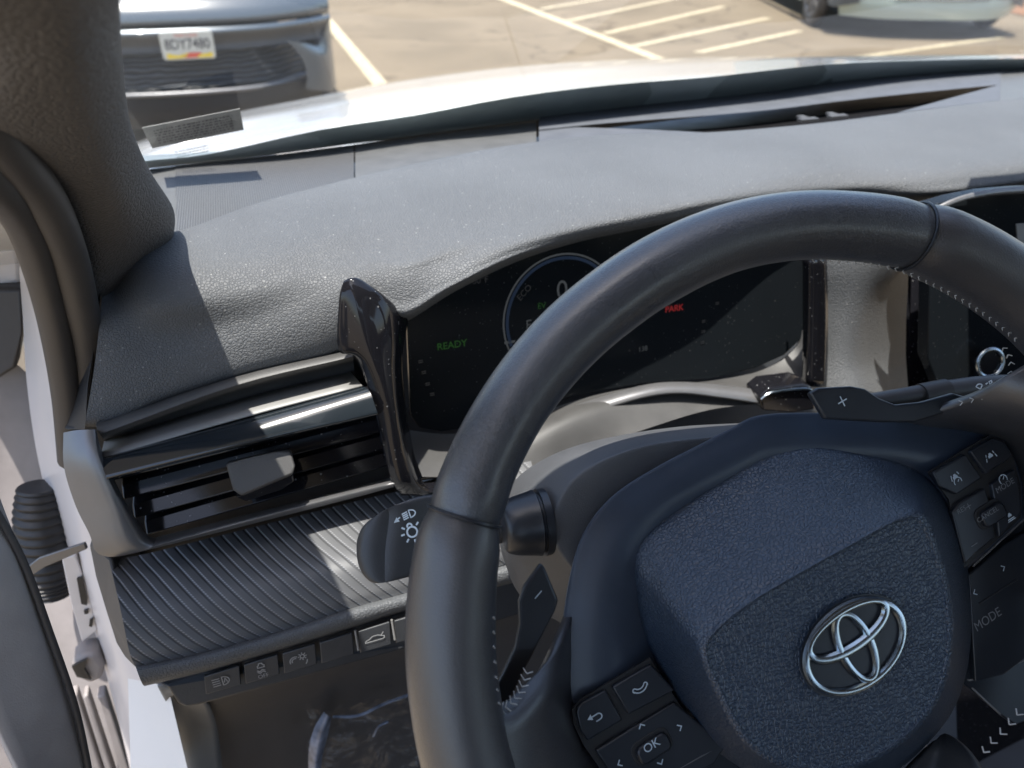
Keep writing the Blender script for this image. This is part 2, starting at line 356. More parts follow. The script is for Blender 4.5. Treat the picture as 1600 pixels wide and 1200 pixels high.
def glass_pt(p, t):     # t up the slope
    top = Vector((p.x * .9 + .035, .20 + .05 * (1 - ((p.x - .58) / .7) ** 2), 1.335 - .03 * ((p.x - .58) / .7) ** 2))
    q = p.lerp(top, t); q.z += .05 * t * (1 - t); return q
GL = [[glass_pt(p, t) for p in WBP] for t in (0, .25, .5, .75, 1)]
grid('glass_pane', GL, M['glass'], ws, 3, 4)
FR = [[glass_pt(p, t) - Vector((0, .0, .0025)) for p in WBP] for t in (0, .035, .07)]
def glass_hit(px, py):   # the glass point seen at a pixel
    d = ray(px, py); best = None
    for i in range(len(WBP) - 1):
        for s in range(0, 11):
            p = WBP[i].lerp(WBP[i + 1], s / 10)
            for k in range(0, 61):
                q = glass_pt(p, k / 60); v = q - CP; e = (v - d * (v.dot(d) / d.dot(d))).length
                if best is None or e < best[0]: best = (e, q, v.dot(d) / d.dot(d))
    return CP + d * best[2] * .997
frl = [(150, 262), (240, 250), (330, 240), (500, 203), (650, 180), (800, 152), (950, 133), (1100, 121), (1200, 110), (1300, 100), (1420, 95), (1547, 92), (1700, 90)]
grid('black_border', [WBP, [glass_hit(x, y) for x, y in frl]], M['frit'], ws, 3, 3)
st = [glass_hit(*p) for p in ((222, 200), (375, 170), (381, 203), (238, 232))]
stk = prism('paper_label', st, .0004, M['sticker'], ws)
u = (st[1] - st[0]).normalized(); v = (st[0] - st[3]).normalized(); nn = u.cross(v).normalized()
if nn.dot(CP - st[0]) < 0: nn = -nn
def fine_print(name, c, ex, ey, nz, w, h, rows, mat, parent, rnd=random, wid=None):
    g = []
    for r in range(rows):
        y = h * (.5 - (r + .5) / rows); x = -w / 2
        while x < w / 2:
            l = rnd.uniform(.01, .05) * w; x2 = min(x + l, w / 2)
            g.append(ribbon([(x, y), (x2, y)], wid or h / rows * .35, c, ex, ey, nz, .0004)); x = x2 + rnd.uniform(.01, .03) * w
    return merged(name, g, mat, parent)
cc = (st[0] + st[2]) / 2
fine_print('label_print', cc, u, v, nn, .042 if False else (st[1] - st[0]).length * .82, (st[0] - st[3]).length * .7, 6, M['dark'], stk)
c2 = glass_hit(300, 236)
fine_print('etched_marking', c2, u, v, nn, (st[1] - st[0]).length * .36, (st[0] - st[3]).length * .42, 3, M['dark'], ws)
# ================================================================== ROOF, MIRROR, PILLAR
roof = empty('car_roof', 'pale roof and headliner over the driver seat', 'car roof')
grid('headliner', [[Vector((X, Y, 1.34 - .03 * ((X - .58) / .7) ** 2 + .04 * (min(1, (.24 - Y) / .6)))) for X in (-.02, .1, .3, .58, .86, 1.1)] for Y in (.232, .15, 0, -.4, -.9, -1.6)], M['headliner'], roof, 4, 4)
grid('roof_skin', [[Vector((X, Y, 1.37 - .03 * ((X - .58) / .7) ** 2 + .04 * (min(1, (.24 - Y) / .6)))) for X in (-.05, .1, .3, .58, .86, 1.2)] for Y in (.236, .15, 0, -.4, -.9, -1.7)], M['white'], roof, 4, 4)
mir = empty('rear_view_mirror', 'black rear view mirror and sensor pod high on the windshield', 'mirror')
prism('mirror_housing', [Vector((x, .27 + .01 * abs(x - .60), z - .03)) for x, z in ((.50, 1.235), (.70, 1.235), (.715, 1.26), (.70, 1.295), (.50, 1.295), (.485, 1.26))], Vector((0, .03, 0)), M['dark'], mir, .006)
prism('sensor_pod', [Vector((x, y, 1.205 + (.44 - y) * .4)) for x, y in ((.48, .26), (.70, .26), (.72, .41), (.68, .44), (.50, .44), (.46, .41))], Vector((0, 0, .03)), M['dark'], mir, .006)

pil = empty('pillar_trim', 'grained grey windshield pillar trim rising at the left of the dash', 'pillar trim')
A = [   # rows along the pillar, columns across: hidden wrap, right edge, ridge, middle, left edge, wrap
    [(160, -260, 'y', .17), (180, -260, 'y', .125), (110, -260, 'y', .11), (-60, -260, 'y', .12), (-200, -200, 'y', .14), (-260, -150, 'y', .16)],
    [(170, 0, 'y', .30), (186, 0, 'y', .25), (120, 0, 'y', .205), (0, 20, 'y', .21), (-60, 60, 'y', .24), (-80, 80, 'y', .27)],
    [(178, 100, 'y', .355), (191, 100, 'y', .30), (135, 110, 'y', .25), (50, 130, 'y', .25), (-20, 175, 'y', .28), (-40, 200, 'y', .31)],
    [(190, 195, 'y', .42), (204, 195, 'y', .36), (155, 210, 'y', .31), (85, 225, 'y', .31), (35, 252, 'y', .335), (20, 260, 'y', .36)],
    [(220, 262, 'y', .48), (232, 265, 'y', .425), (185, 285, 'y', .37), (125, 300, 'y', .365), (85, 318, 'y', .38), (65, 330, 'y', .40)],
    [(255, 328, 'y', .53), (270, 328, 'y', .475), (212, 350, 'y', .42), (155, 370, 'y', .41), (118, 385, 'y', .415), (100, 395, 'y', .43)],
    [(255, 372, 'y', .53), (270, 372, 'y', .49), (220, 395, 'y', .455), (175, 425, 'y', .44), (140, 460, 'y', .44), (120, 470, 'y', .45)],
    [(250, 410, 'y', .54), (262, 410, 'y', .505), (218, 440, 'y', .49), (185, 490, 'y', .48), (152, 540, 'y', .475), (135, 550, 'y', .48)]]
grid('pillar_cover', A, M['pillar'], pil, 6, 6)
grid('unseen_outer_body', [[Vector((x0 - w_, y_, z_)) for w_ in (-.055, .03, .12)] for x0, y_, z_ in ((-.125, .62, .97), (-.125, .50, 1.045), (-.125, .40, 1.115), (-.115, .30, 1.18), (-.105, .20, 1.24), (-.09, .05, 1.31), (-.09, -.3, 1.345), (-.09, -1.0, 1.35))], M['white'], pil, 4, 3, thick=.004)  # off-frame body panel, added and widened so the pillar shadow covers the dash end
seal = empty('door_seal', 'black rubber weatherstrip running down the front edge of the door opening', 'weatherstrip')
tube('seal_bulb', [(-120, 60, 'y', .28), (-24, 200, 'y', .31), (55, 297, 'y', .355), (96, 384, 'y', .40), (119, 470, 'y', .43), (132, 560, 'y', .45), (125, 680, 'y', .46)], lambda t: (.009, .011), M['rubber'], seal, 6, 14)
tube('seal_lip', [(-120, 170, 'y', .29), (-20, 275, 'y', .325), (35, 345, 'y', .37), (66, 430, 'y', .41), (88, 520, 'y', .435), (104, 620, 'y', .45), (112, 720, 'y', .46)], lambda t: (.0075, .008), M['rubber'], seal, 6, 14)

cab = empty('unseen_cabin_lining', 'unseen dark cabin lining added to cut light reaching the steering wheel', 'car interior')  # dark shell out of view, added to cut light from the right and rear
from_py('far_door_lining', [(1.17, .3, .4), (1.17, -1.9, .4), (1.17, -1.9, 1.0), (1.17, .3, 1.0)], [(0, 1, 2, 3)], M['dark'], cab, sm=False)
from_py('rear_lining', [(-.2, -1.9, .4), (1.17, -1.9, .4), (1.17, -1.9, 1.35), (-.2, -1.9, 1.35)], [(0, 1, 2, 3)], M['dark'], cab, sm=False)
from_py('rear_door_lining', [(-.2, -.75, .3), (-.2, -1.9, .3), (-.2, -1.9, 1.35), (-.2, -.75, 1.35)], [(0, 1, 2, 3)], M['dark'], cab, sm=False)
from_py('floor_carpet', [(-.12, -1.9, .33), (1.17, -1.9, .33), (1.17, .3, .33), (-.12, .3, .33)], [(0, 1, 2, 3)], M['dark'], cab, sm=False)
seat = empty('unseen_driver_seat', 'unseen dark driver seat added to block light from behind', 'car seat')  # seat out of view, added to block light coming from behind the camera
def cushion(name, x0, x1, ya, yb, za, zb, th):
    grid(name, [[Vector((x0 + (x1 - x0) * (.5 + .5 * math.sin(a) * q), ya + (yb - ya) * t + 0, za + (zb - za) * t + th * math.cos(a) * q)) for a in [k * math.pi / 6 for k in range(12)]] for t, q in ((0, .6), (.05, .95), (.5, 1), (.95, .95), (1, .6))], M['soft'], seat, 3, 3, closed_u=True, cap=True)
cushion('seat_cushion', -.02, .50, -.75, -.22, .50, .55, .07)
grid('backrest', [[Vector((.24 + .27 * q * math.cos(a), -.72 - .25 * t + .07 * math.sin(a), .55 + .62 * t)) for a in [k * math.pi / 6 for k in range(12)]] for t, q in ((0, .9), (.3, 1), (.8, .9), (1, .6))], M['soft'], seat, 3, 3, closed_u=True, cap=True)
# ================================================================== DASHBOARD
dash = empty('dashboard', 'dusty dark grey grained dashboard with air vent, ribbed lower panel and button row', 'dashboard')
def under(p, a=.05): return p + Vector((0, a, -.022))
cols = []
# each column: back edge ... front edge
def colm(pts): cols.append([Q(p) for p in pts])
colm([(175, 330, 'z', 1.018), (168, 375, 'z', 1.018), (164, 420, 'z', 1.01), (158, 480, 'y', 0.44), (148, 570, 'y', 0.428), (134, 655, 'y', 0.422), (132, 668, 'y', 0.43)])
colm([(225, 345, 'z', 1.02), (212, 395, 'z', 1.022), (202, 450, 'z', 1.012), (195, 510, 'y', 0.432), (185, 580, 'y', 0.424), (180, 650, 'y', 0.42), (180, 662, 'y', 0.43)])
colm([(272, 362, 'z', 1.02), (268, 410, 'z', 1.022), (264, 468, 'z', 1.01), (262, 520, 'y', 0.428), (262, 570, 'y', 0.422), (262, 615, 'y', 0.42), (262, 628, 'y', 0.43)])
colm([(400, 318, 'z', 1.02), (398, 385, 'z', 1.022), (394, 445, 'z', 1.012), (392, 500, 'y', 0.424), (392, 540, 'y', 0.42), (392, 576, 'y', 0.42), (392, 588, 'y', 0.43)])
colm([(520, 286, 'z', 1.02), (522, 350, 'z', 1.023), (524, 405, 'z', 1.016), (526, 450, 'y', 0.425), (528, 500, 'y', 0.418), (530, 542, 'y', 0.42), (530, 553, 'y', 0.43)])
colm([(590, 269, 'z', 1.02), (585, 330, 'z', 1.024), (580, 390, 'z', 1.0185), (580, 420, 'y', 0.427), (580, 452, 'y', 0.419), (582, 484, 'y', 0.417), (590, 520, 'y', 0.43)])
colm([(640, 258, 'z', 1.02), (638, 330, 'z', 1.024), (635, 400, 'z', 1.018), (634, 427, 'y', 0.4185), (633, 470, 'y', 0.412), (634, 494, 'y', 0.412), (640, 500, 'y', 0.45)])
colm([(720, 241, 'z', 1.02), (715, 310, 'z', 1.025), (710, 375, 'z', 1.022), (706, 406, 'y', 0.421), (703, 438, 'y', 0.411), (704, 452, 'y', 0.412), (712, 455, 'y', 0.45)])
colm([(800, 227, 'z', 1.02), (800, 290, 'z', 1.026), (800, 345, 'z', 1.025), (800, 376, 'z', 1.0235), (800, 394, 'z', 1.019), (802, 405, 'z', 1.013), (810, 408, 'y', 0.46)])
colm([(900, 214, 'z', 1.02), (900, 270, 'z', 1.026), (900, 320, 'z', 1.026), (900, 350, 'z', 1.0235), (900, 366, 'z', 1.0185), (901, 376, 'z', 1.011), (905, 378, 'y', 0.47)])
colm([(1000, 208, 'z', 1.018), (1000, 260, 'z', 1.026), (1000, 305, 'z', 1.026), (1000, 330, 'z', 1.0235), (1000, 345, 'z', 1.0185), (1001, 355, 'z', 1.011), (1005, 357, 'y', 0.48)])
colm([(1100, 207, 'z', 1.016), (1100, 250, 'z', 1.024), (1105, 285, 'z', 1.025), (1110, 308, 'z', 1.0235), (1112, 322, 'z', 1.0185), (1114, 332, 'z', 1.011), (1118, 334, 'y', 0.5)])
colm([(1200, 200, 'z', 1.014), (1205, 240, 'z', 1.022), (1215, 270, 'z', 1.022), (1225, 288, 'z', 1.0185), (1232, 302, 'z', 1.013), (1235, 312, 'z', 1.005), (1238, 316, 'y', 0.52)])
colm([(1300, 190, 'z', 1.012), (1310, 225, 'z', 1.018), (1320, 255, 'z', 1.018), (1328, 275, 'z', 1.0145), (1332, 295, 'z', 1.0075), (1335, 308, 'z', 0.996), (1335, 312, 'y', 0.53)])
colm([(1440, 172, 'z', 1.01), (1445, 205, 'z', 1.014), (1450, 235, 'z', 1.014), (1455, 262, 'z', 1.0145), (1458, 288, 'z', 1.0075), (1460, 308, 'z', 0.996), (1460, 315, 'y', 0.53)])
colm([(1600, 152, 'z', 1.008), (1605, 185, 'z', 1.012), (1608, 215, 'z', 1.012), (1610, 245, 'z', 1.0145), (1612, 270, 'z', 1.0075), (1612, 290, 'z', 0.996), (1612, 300, 'y', 0.53)])
colm([(1760, 135, 'z', 1.006), (1765, 165, 'z', 1.01), (1768, 195, 'z', 1.01), (1770, 230, 'z', 1.0145), (1772, 255, 'z', 1.0075), (1772, 275, 'z', 0.996), (1772, 285, 'y', 0.53)])
rows = [[c[i] for c in cols] for i in range(7)]
# rounded back edge rolling down to the panel behind
rows.insert(0, [p + Vector((0, .006, -.018)) for p in rows[0]])
grid('upper_pad', rows, M['dash'], dash, 8, 8)
# speaker grille, flat panel, defroster panel : strip between pad and glass
padback = [(225, 345), (272, 364), (400, 322), (560, 277), (700, 246), (849, 222), (1000, 210), (1100, 208), (1200, 201), (1300, 191), (1420, 176), (1547, 160), (1700, 143)]
def strip(name, a, b, mat, z0=1.004, z1=.984, x0=None, x1=None, dz=0):
    B = [PZ(x, y + 3, 1.006) for x, y in padback[1:]]; T = [p + Vector((0, .0, -.004)) for p in WBP[1:]]
    return B, T
def lipmix(t, px):      # point on the strip for a parameter t across and a px along
    xs = [p[0] for p in padback]
    i = max(0, min(len(xs) - 2, next((k for k in range(len(xs) - 1) if px <= xs[k + 1]), len(xs) - 2)))
    s = (px - xs[i]) / (xs[i + 1] - xs[i])
    yb = padback[i][1] + s * (padback[i + 1][1] - padback[i][1]); B = PZ(px, yb + 4, 1.005)
    xw = [p[0] for p in WB]; j = next((k for k in range(len(xw) - 1) if px <= xw[k + 1]), len(xw) - 2); s = (px - xw[j]) / (xw[j + 1] - xw[j])
    yt = WB[j][1] + s * (WB[j + 1][1] - WB[j][1]); Yt = WB[j][2] + s * (WB[j + 1][2] - WB[j][2])
    T = PY(px - (2 if px < 300 else 0), yt + 2, Yt - .004)
    return B.lerp(T, t)
def grille_mat():
    m, n, b = newmat('ribbed_grille'); tc = N(n, 'ShaderNodeTexCoord'); w = N(n, 'ShaderNodeTexWave', Scale=190., wave_type='BANDS', bands_direction='X', wave_profile='SIN'); L(n, tc.outputs['Object'], w.inputs['Vector'])
    r = ramp(n, w.outputs[0], [(.2, (.05, .051, .053)), (.7, (.085, .086, .088))]); L(n, r.outputs[0], b.inputs['Base Color'])
    bp = N(n, 'ShaderNodeBump', Strength=.4, Distance=.0008); L(n, w.outputs[0], bp.inputs['Height']); L(n, bp.outputs[0], b.inputs['Normal']); b.inputs['Roughness'].default_value = .5; return m
M['grille'] = grille_mat()
M['panel'] = plain('dash_panel', (.085, .087, .088), .5, bump=.35, bscale=1500)
M['slot'] = plain('slot_black', (.006, .006, .007), .9, spec=.1)
M['panel2'] = plain('defroster_panel_plastic', (.085, .092, .105), .7, bump=.2, spec=.2)
def sgrid(name, xs, ts, mat, dz=0):
    return grid(name, [[lipmix(t, x) + Vector((0, 0, dz)) for x in xs] for t in ts], mat, dash, 3, 3)
sgrid('panel_base', [225, 400, 600, 842, 1100, 1300, 1500, 1690], [0, .5, 1], M['dark'], -.016)
sgrid('speaker_grille', [276, 330, 400, 480, 553], [0, .5, 1], M['grille'], .0006)
sgrid('speaker_surround', [225, 250, 277], [0, .5, 1], M['panel'], .0)
sgrid('flat_panel', [555, 620, 700, 780, 838], [0, .5, 1], M['panel'], .0)
sgrid('defroster_panel', [842, 950, 1100, 1200, 1300, 1400, 1500, 1562], [.42, .7, 1], M['panel2'], .004)
sgrid('defroster_slot', [842, 950, 1100, 1200, 1300, 1400, 1500, 1560], [0, .42, .5], M['slot'], -.012)
sgrid('end_panel', [1558, 1620, 1690], [0, .5, 1], M['panel'], .003)
lw = [lipmix(.06, x) for x in (842, 870, 900)]
prism('slot_corner', [lipmix(0, 842), lipmix(0, 1100), lipmix(.14, 1000), lipmix(.42, 900), lipmix(.44, 842)], Vector((0, 0, .003)), M['panel2'], dash)
prism('slot_corner', [lipmix(0, 1400), lipmix(0, 1561), lipmix(.43, 1561)], Vector((0, 0, .004)), M['panel2'], dash)
for px, py in ((1262, 183), (1308, 180)):
    c = lipmix(.12, px) + Vector((0, 0, .002))
    merged('slot_clip', [boxg(c, Vector((.010, 0, 0)), Vector((0, .004, 0)), Vector((0, 0, .0012))), boxg(c + Vector((0, .006, 0)), Vector((.004, 0, 0)), Vector((0, .008, 0)), Vector((0, 0, .001)))], M['greyplastic'], dash)

# end cap of the dash at the door side
prism('end_cap', [(160, 440, 'y', .445), (150, 520, 'y', .44), (136, 600, 'y', .43), (134, 672, 'y', .425), (104, 672, 'y', .44), (98, 668, 'y', .45), (118, 600, 'y', .455), (140, 520, 'y', .46)], Vector((0, .05, 0)), M['soft'], dash, .001)

# ---- vent block
# ledge strips above the vent, matte with lit top
def bar(name, a, b, mat, w=.004, par=None, k=0):   # px quad prism
    return prism(name, a, b, mat, par or dash, w)
grid('vent_ledge', [[(150, 660, 'y', .424), (364, 588, 'y', .424), (548, 545, 'y', .424)], [(152, 672, 'y', .412), (364, 597, 'y', .410), (550, 553, 'y', .410)], [(160, 684, 'y', .412), (372, 607, 'y', .411), (552, 561, 'y', .411)], [(162, 690, 'y', .430), (374, 612, 'y', .430), (552, 566, 'y', .430)], [(166, 716, 'y', .432), (376, 638, 'y', .432), (556, 590, 'y', .432)]], M['greyplastic'], dash, 5, 2)
grid('vent_upper_trim', [[(163, 690, 'y', .428), (374, 626, 'y', .428), (548, 582, 'y', .428)], [(158, 716, 'y', .402), (380, 652, 'y', .402), (566, 603, 'y', .402)]], M['silver2'], dash, 5, 3, thick=.001)
vent = tag(empty('air_vent', None, None), None); vent.parent = dash
# gloss top frame
grid('upper_lip', [[(156, 716, 'y', .402), (360, 661, 'y', .402), (568, 604, 'y', .402)], [(157, 722, 'y', .396), (362, 668, 'y', .396), (578, 612, 'y', .396)], [(165, 742, 'y', .388), (372, 690, 'y', .388), (588, 640, 'y', .388)], [(167, 750, 'y', .390), (374, 698, 'y', .390), (591, 648, 'y', .390)], [(168, 752, 'y', .42), (374, 700, 'y', .42), (592, 650, 'y', .42)]], M['lipgloss'], vent, 5, 3)
grid('vent_backing', [[(136, 664, 'y', .437), (560, 560, 'y', .437)], [(150, 880, 'y', .437), (640, 790, 'y', .437)]], M['dark'], vent, 3, 3)
if 0: grid('vent_cavity', [[(150, 700, 'y', .455), (612, 590, 'y', .455)], [(240, 870, 'y', .455), (622, 770, 'y', .455)]], M['dark'], vent, 3, 3)
ys = [(172, 752, 590, 648), (188, 782, 596, 676), (205, 812, 602, 702), (224, 838, 608, 728)]
for i, (x0, y0, x1, y1) in enumerate(ys):
    a0, a1 = PY(x0 + 4, y0, .404), PY(x1, y1, .404)
    prism('slat', [a0, a0 + Vector((0, .006, .0062)), a0 + Vector((0, .03, .010)), a0 + Vector((0, .03, .002)), a0 + Vector((0, .004, -.0012))], a1 - a0, M['gloss'], vent, .0012)
# vertical inner vanes
for i in range(7):
    x = 250 + i * 52; y = 700 - (x - 250) * .26
    prism('vane', [(x, y - 12, 'y', .43), (x + 34, y + 108, 'y', .43), (x + 34, y + 108, 'y', .455), (x, y - 12, 'y', .455)], Vector((.0012, 0, 0)), M['dark'], vent)
kn = prism('knob', [(352, 724, 'y', .392), (378, 718, 'y', .390), (430, 706, 'y', .390), (454, 703, 'y', .392), (461, 728, 'y', .384), (458, 742, 'y', .382), (378, 776, 'y', .382), (364, 766, 'y', .383)], Vector((0, .010, -.006)), M['greyplastic'], vent, .0018)
prism('knob_lip', [(378, 776, 'y', .384), (458, 742, 'y', .384), (460, 752, 'y', .386), (440, 766, 'y', .386), (384, 784, 'y', .386), (368, 776, 'y', .386)], Vector((0, .012, -.002)), M['gloss'], vent, .001)
# silver outer frame: left sweep and bottom strip
grid('silver_frame', [[(99, 676, 'y', .412), (100, 730, 'y', .402), (118, 790, 'y', .395), (140, 835, 'y', .388), (150, 862, 'y', .385), (178, 870, 'y', .384), (240, 857, 'y', .385), (420, 812, 'y', .390), (560, 776, 'y', .393), (618, 760, 'y', .394)],
                      [(120, 672, 'y', .408), (125, 725, 'y', .396), (160, 800, 'y', .386), (185, 840, 'y', .380), (205, 857, 'y', .379), (225, 859, 'y', .380), (262, 848, 'y', .381), (420, 806, 'y', .386), (560, 770, 'y', .389), (618, 756, 'y', .390)],
                      [(148, 671, 'y', .406), (155, 715, 'y', .394), (185, 780, 'y', .386), (212, 826, 'y', .384), (225, 842, 'y', .384), (240, 847, 'y', .385), (262, 842, 'y', .386), (420, 800, 'y', .390), (560, 764, 'y', .393), (618, 750, 'y', .394)],
                      [(150, 671, 'y', .42), (162, 712, 'y', .41), (192, 776, 'y', .402), (218, 820, 'y', .40), (230, 836, 'y', .40), (244, 840, 'y', .40), (262, 835, 'y', .40), (420, 795, 'y', .404), (560, 759, 'y', .407), (618, 745, 'y', .408)]], M['silver'], vent, 5, 3)

# ---- piano black spike between vent and display
sp = grid('gloss_pillar', [[(538, 440, 'y', .412), (531, 470, 'y', .409), (530, 545, 'y', .405), (556, 556, 'y', .402), (582, 620, 'y', .398), (598, 690, 'y', .394), (612, 750, 'y', .392), (628, 772, 'y', .394)],
                            [(549, 435, 'y', .411), (556, 462, 'y', .405), (566, 520, 'y', .399), (590, 580, 'y', .394), (606, 640, 'y', .391), (616, 700, 'y', .389), (628, 750, 'y', .388), (640, 772, 'y', .392)],
                            [(562, 438, 'y', .412), (598, 468, 'y', .408), (612, 520, 'y', .402), (616, 580, 'y', .399), (622, 640, 'y', .396), (632, 700, 'y', .394), (648, 750, 'y', .392), (664, 772, 'y', .394)],
                            [(575, 450, 'y', .416), (630, 492, 'y', .416), (634, 505, 'y', .424), (626, 560, 'y', .424), (630, 620, 'y', .424), (640, 690, 'y', .424), (655, 745, 'y', .42), (690, 766, 'y', .41)]], M['gloss'], dash, 6, 6, thick=.002)
prism('gloss_foot', [(624, 752, 'y', .40), (660, 750, 'y', .41), (760, 735, 'y', .41), (760, 752, 'y', .40), (690, 768, 'y', .396), (640, 776, 'y', .394)], Vector((0, .01, -.004)), M['gloss'], dash, .001)
# ---- ribbed fabric-like lower panel
def rib_mat():
    m, n, b = newmat('ribbed_panel'); tc = N(n, 'ShaderNodeTexCoord'); uv = tc.outputs['UV']
    w = N(n, 'ShaderNodeTexWave', Scale=1., wave_type='BANDS', bands_direction='X', wave_profile='SAW'); L(n, uv, w.inputs['Vector'])
    w2 = N(n, 'ShaderNodeTexWave', Scale=1., wave_type='BANDS', bands_direction='Y', wave_profile='SIN'); 
    mp = N(n, 'ShaderNodeMapping'); mp.inputs['Scale'].default_value = (1, 4.6, 1); L(n, uv, mp.inputs[0]); L(n, mp.outputs[0], w2.inputs['Vector'])
    r = ramp(n, w.outputs[0], [(0, (.0, .0, .0)), (.16, (.95, .95, .95)), (.80, (.6, .6, .6)), (.97, (0, 0, 0))])
    pk = ramp(n, w.outputs[0], [(0, (0, 0, 0)), (.10, (1, 1, 1)), (.24, (0, 0, 0))])
    ml = N(n, 'ShaderNodeMath', operation='MULTIPLY'); L(n, pk.outputs[0], ml.inputs[0]); L(n, w2.outputs[0], ml.inputs[1])
    mx = N(n, 'ShaderNodeMix', data_type='RGBA'); mx.inputs[6].default_value = (.105, .107, .112, 1); mx.inputs[7].default_value = (.32, .32, .33, 1); L(n, ml.outputs[0], mx.inputs[0])
    m3 = N(n, 'ShaderNodeMix', data_type='RGBA', blend_type='MULTIPLY'); m3.inputs[0].default_value = .45; L(n, mx.outputs[2], m3.inputs[6]); L(n, r.outputs[0], m3.inputs[7])
    L(n, m3.outputs[2], b.inputs['Base Color']); b.inputs['Roughness'].default_value = .5
    bp = N(n, 'ShaderNodeBump', Strength=.8, Distance=.0010); L(n, r.outputs[0], bp.inputs['Height']); L(n, bp.outputs[0], b.inputs['Normal']); return m
M['rib'] = rib_mat()
fr = [[(170, 872, 'y', .404), (215, 868, 'y', .404), (330, 840, 'y', .407), (450, 810, 'y', .408), (560, 782, 'y', .410), (700, 750, 'y', .41), (830, 720, 'y', .41)],
      [(178, 905, 'y', .378), (235, 905, 'y', .378), (345, 880, 'y', .382), (465, 852, 'y', .384), (575, 825, 'y', .386), (710, 800, 'y', .386), (840, 770, 'y', .386)],
      [(190, 960, 'y', .356), (255, 957, 'y', .356), (375, 927, 'y', .360), (500, 893, 'y', .362), (605, 865, 'y', .364), (730, 838, 'y', .364), (860, 810, 'y', .364)],
      [(202, 1018, 'y', .345), (290, 1003, 'y', .345), (415, 970, 'y', .349), (535, 932, 'y', .352), (635, 905, 'y', .353), (760, 870, 'y', .353), (880, 840, 'y', .353)],
      [(212, 1042, 'y', .343), (310, 1022, 'y', .343), (435, 988, 'y', .347), (550, 950, 'y', .350), (650, 922, 'y', .351), (775, 886, 'y', .351), (900, 852, 'y', .351)]]
fo = grid('ribbed_panel', fr, M['rib'], dash, 6, 6)
me = fo.data; uvl = me.uv_layers.new(name='UVMap'); nu = 37; nvv = 25
acc = [0.0] * (nu * nvv)
for j in range(1, nvv):
    for i in range(nu): acc[j * nu + i] = acc[(j - 1) * nu + i] + (me.vertices[j * nu + i].co - me.vertices[(j - 1) * nu + i].co).length
for p in me.polygons:
    for li in p.loop_indices:
        vi = me.loops[li].vertex_index; q = acc[vi]
        uvl.data[li].uv = ((me.vertices[vi].co.x - .42 * q - 2.0 * q * q + 1) / .0068 * .31416, q / .0016 * .31416 / 4.6)
# edge roll under the ribbed panel
grid('panel_edge', [[(212, 1040, 'y', .345), (310, 1020, 'y', .345), (435, 986, 'y', .349), (550, 948, 'y', .352), (650, 920, 'y', .353), (900, 850, 'y', .353)],
                    [(214, 1048, 'y', .338), (312, 1028, 'y', .338), (437, 994, 'y', .342), (552, 957, 'y', .345), (652, 929, 'y', .346), (902, 860, 'y', .346)],
                    [(222, 1068, 'y', .337), (316, 1046, 'y', .337), (440, 1010, 'y', .341), (556, 974, 'y', .344), (655, 944, 'y', .345), (905, 880, 'y', .345)],
                    [(226, 1072, 'y', .350), (320, 1050, 'y', .350), (444, 1014, 'y', .354), (560, 978, 'y', .357), (658, 948, 'y', .357), (908, 884, 'y', .357)]], M['dash'], dash, 6, 3)
prism('side_panel', [(150, 862, 'y', .40), (176, 872, 'y', .395), (190, 960, 'y', .362), (204, 1030, 'y', .35), (214, 1046, 'y', .349), (198, 1030, 'y', .375), (184, 1010, 'y', .385), (165, 950, 'y', .40), (150, 900, 'y', .42), (140, 850, 'y', .42)], Vector((0, .08, -.01)), M['greyplastic'], dash, .002)
# button row
brow = [(245, 1068, 'y', .350), (300, 1053, 'y', .352), (655, 950, 'y', .358), (900, 880, 'y', .358), (912, 930, 'y', .352), (660, 1008, 'y', .350), (310, 1103, 'y', .344), (290, 1106, 'y', .344), (278, 1100, 'y', .344), (262, 1075, 'y', .347)]
bf = prism('switch_panel', brow, Vector((0, .02, -.006)), M['soft'], dash, .002)
def qd(x0, x1, inset=0):      # button cell between px x0, x1
    t = lambda x: 1056 - (x - 300) * .290; b = lambda x: 1087 - (x - 300) * .268 + 0
    return [(x0 + 1, t(x0) + 3, 'y', .3465), (x1 - 2, t(x1) + 3, 'y', .3465), (x1 + 1, b(x1), 'y', .3430), (x0 + 4, b(x0), 'y', .3430)]
cells = [(318, 376), (380, 436), (440, 494), (498, 552), (558, 610), (614, 668)]
ex = (PY(640, 968, .344) - PY(340, 1054, .344)).normalized(); ey = Vector((0, .25, 1)); ey = (ey - ex * ey.dot(ex)).normalized(); ez = ex.cross(ey).normalized()
if ez.dot(CP - PY(400, 1040, .344)) < 0: ez = -ez
def carfront(s=1, x=0, y=0):
    f = lambda L_: [(x + a * s, y + b * s) for a, b in L_]
    return f([(-.5, -.3), (-.5, .05), (-.35, .1), (-.22, .45), (.22, .45), (.35, .1), (.5, .05), (.5, -.3)]) + ['c']
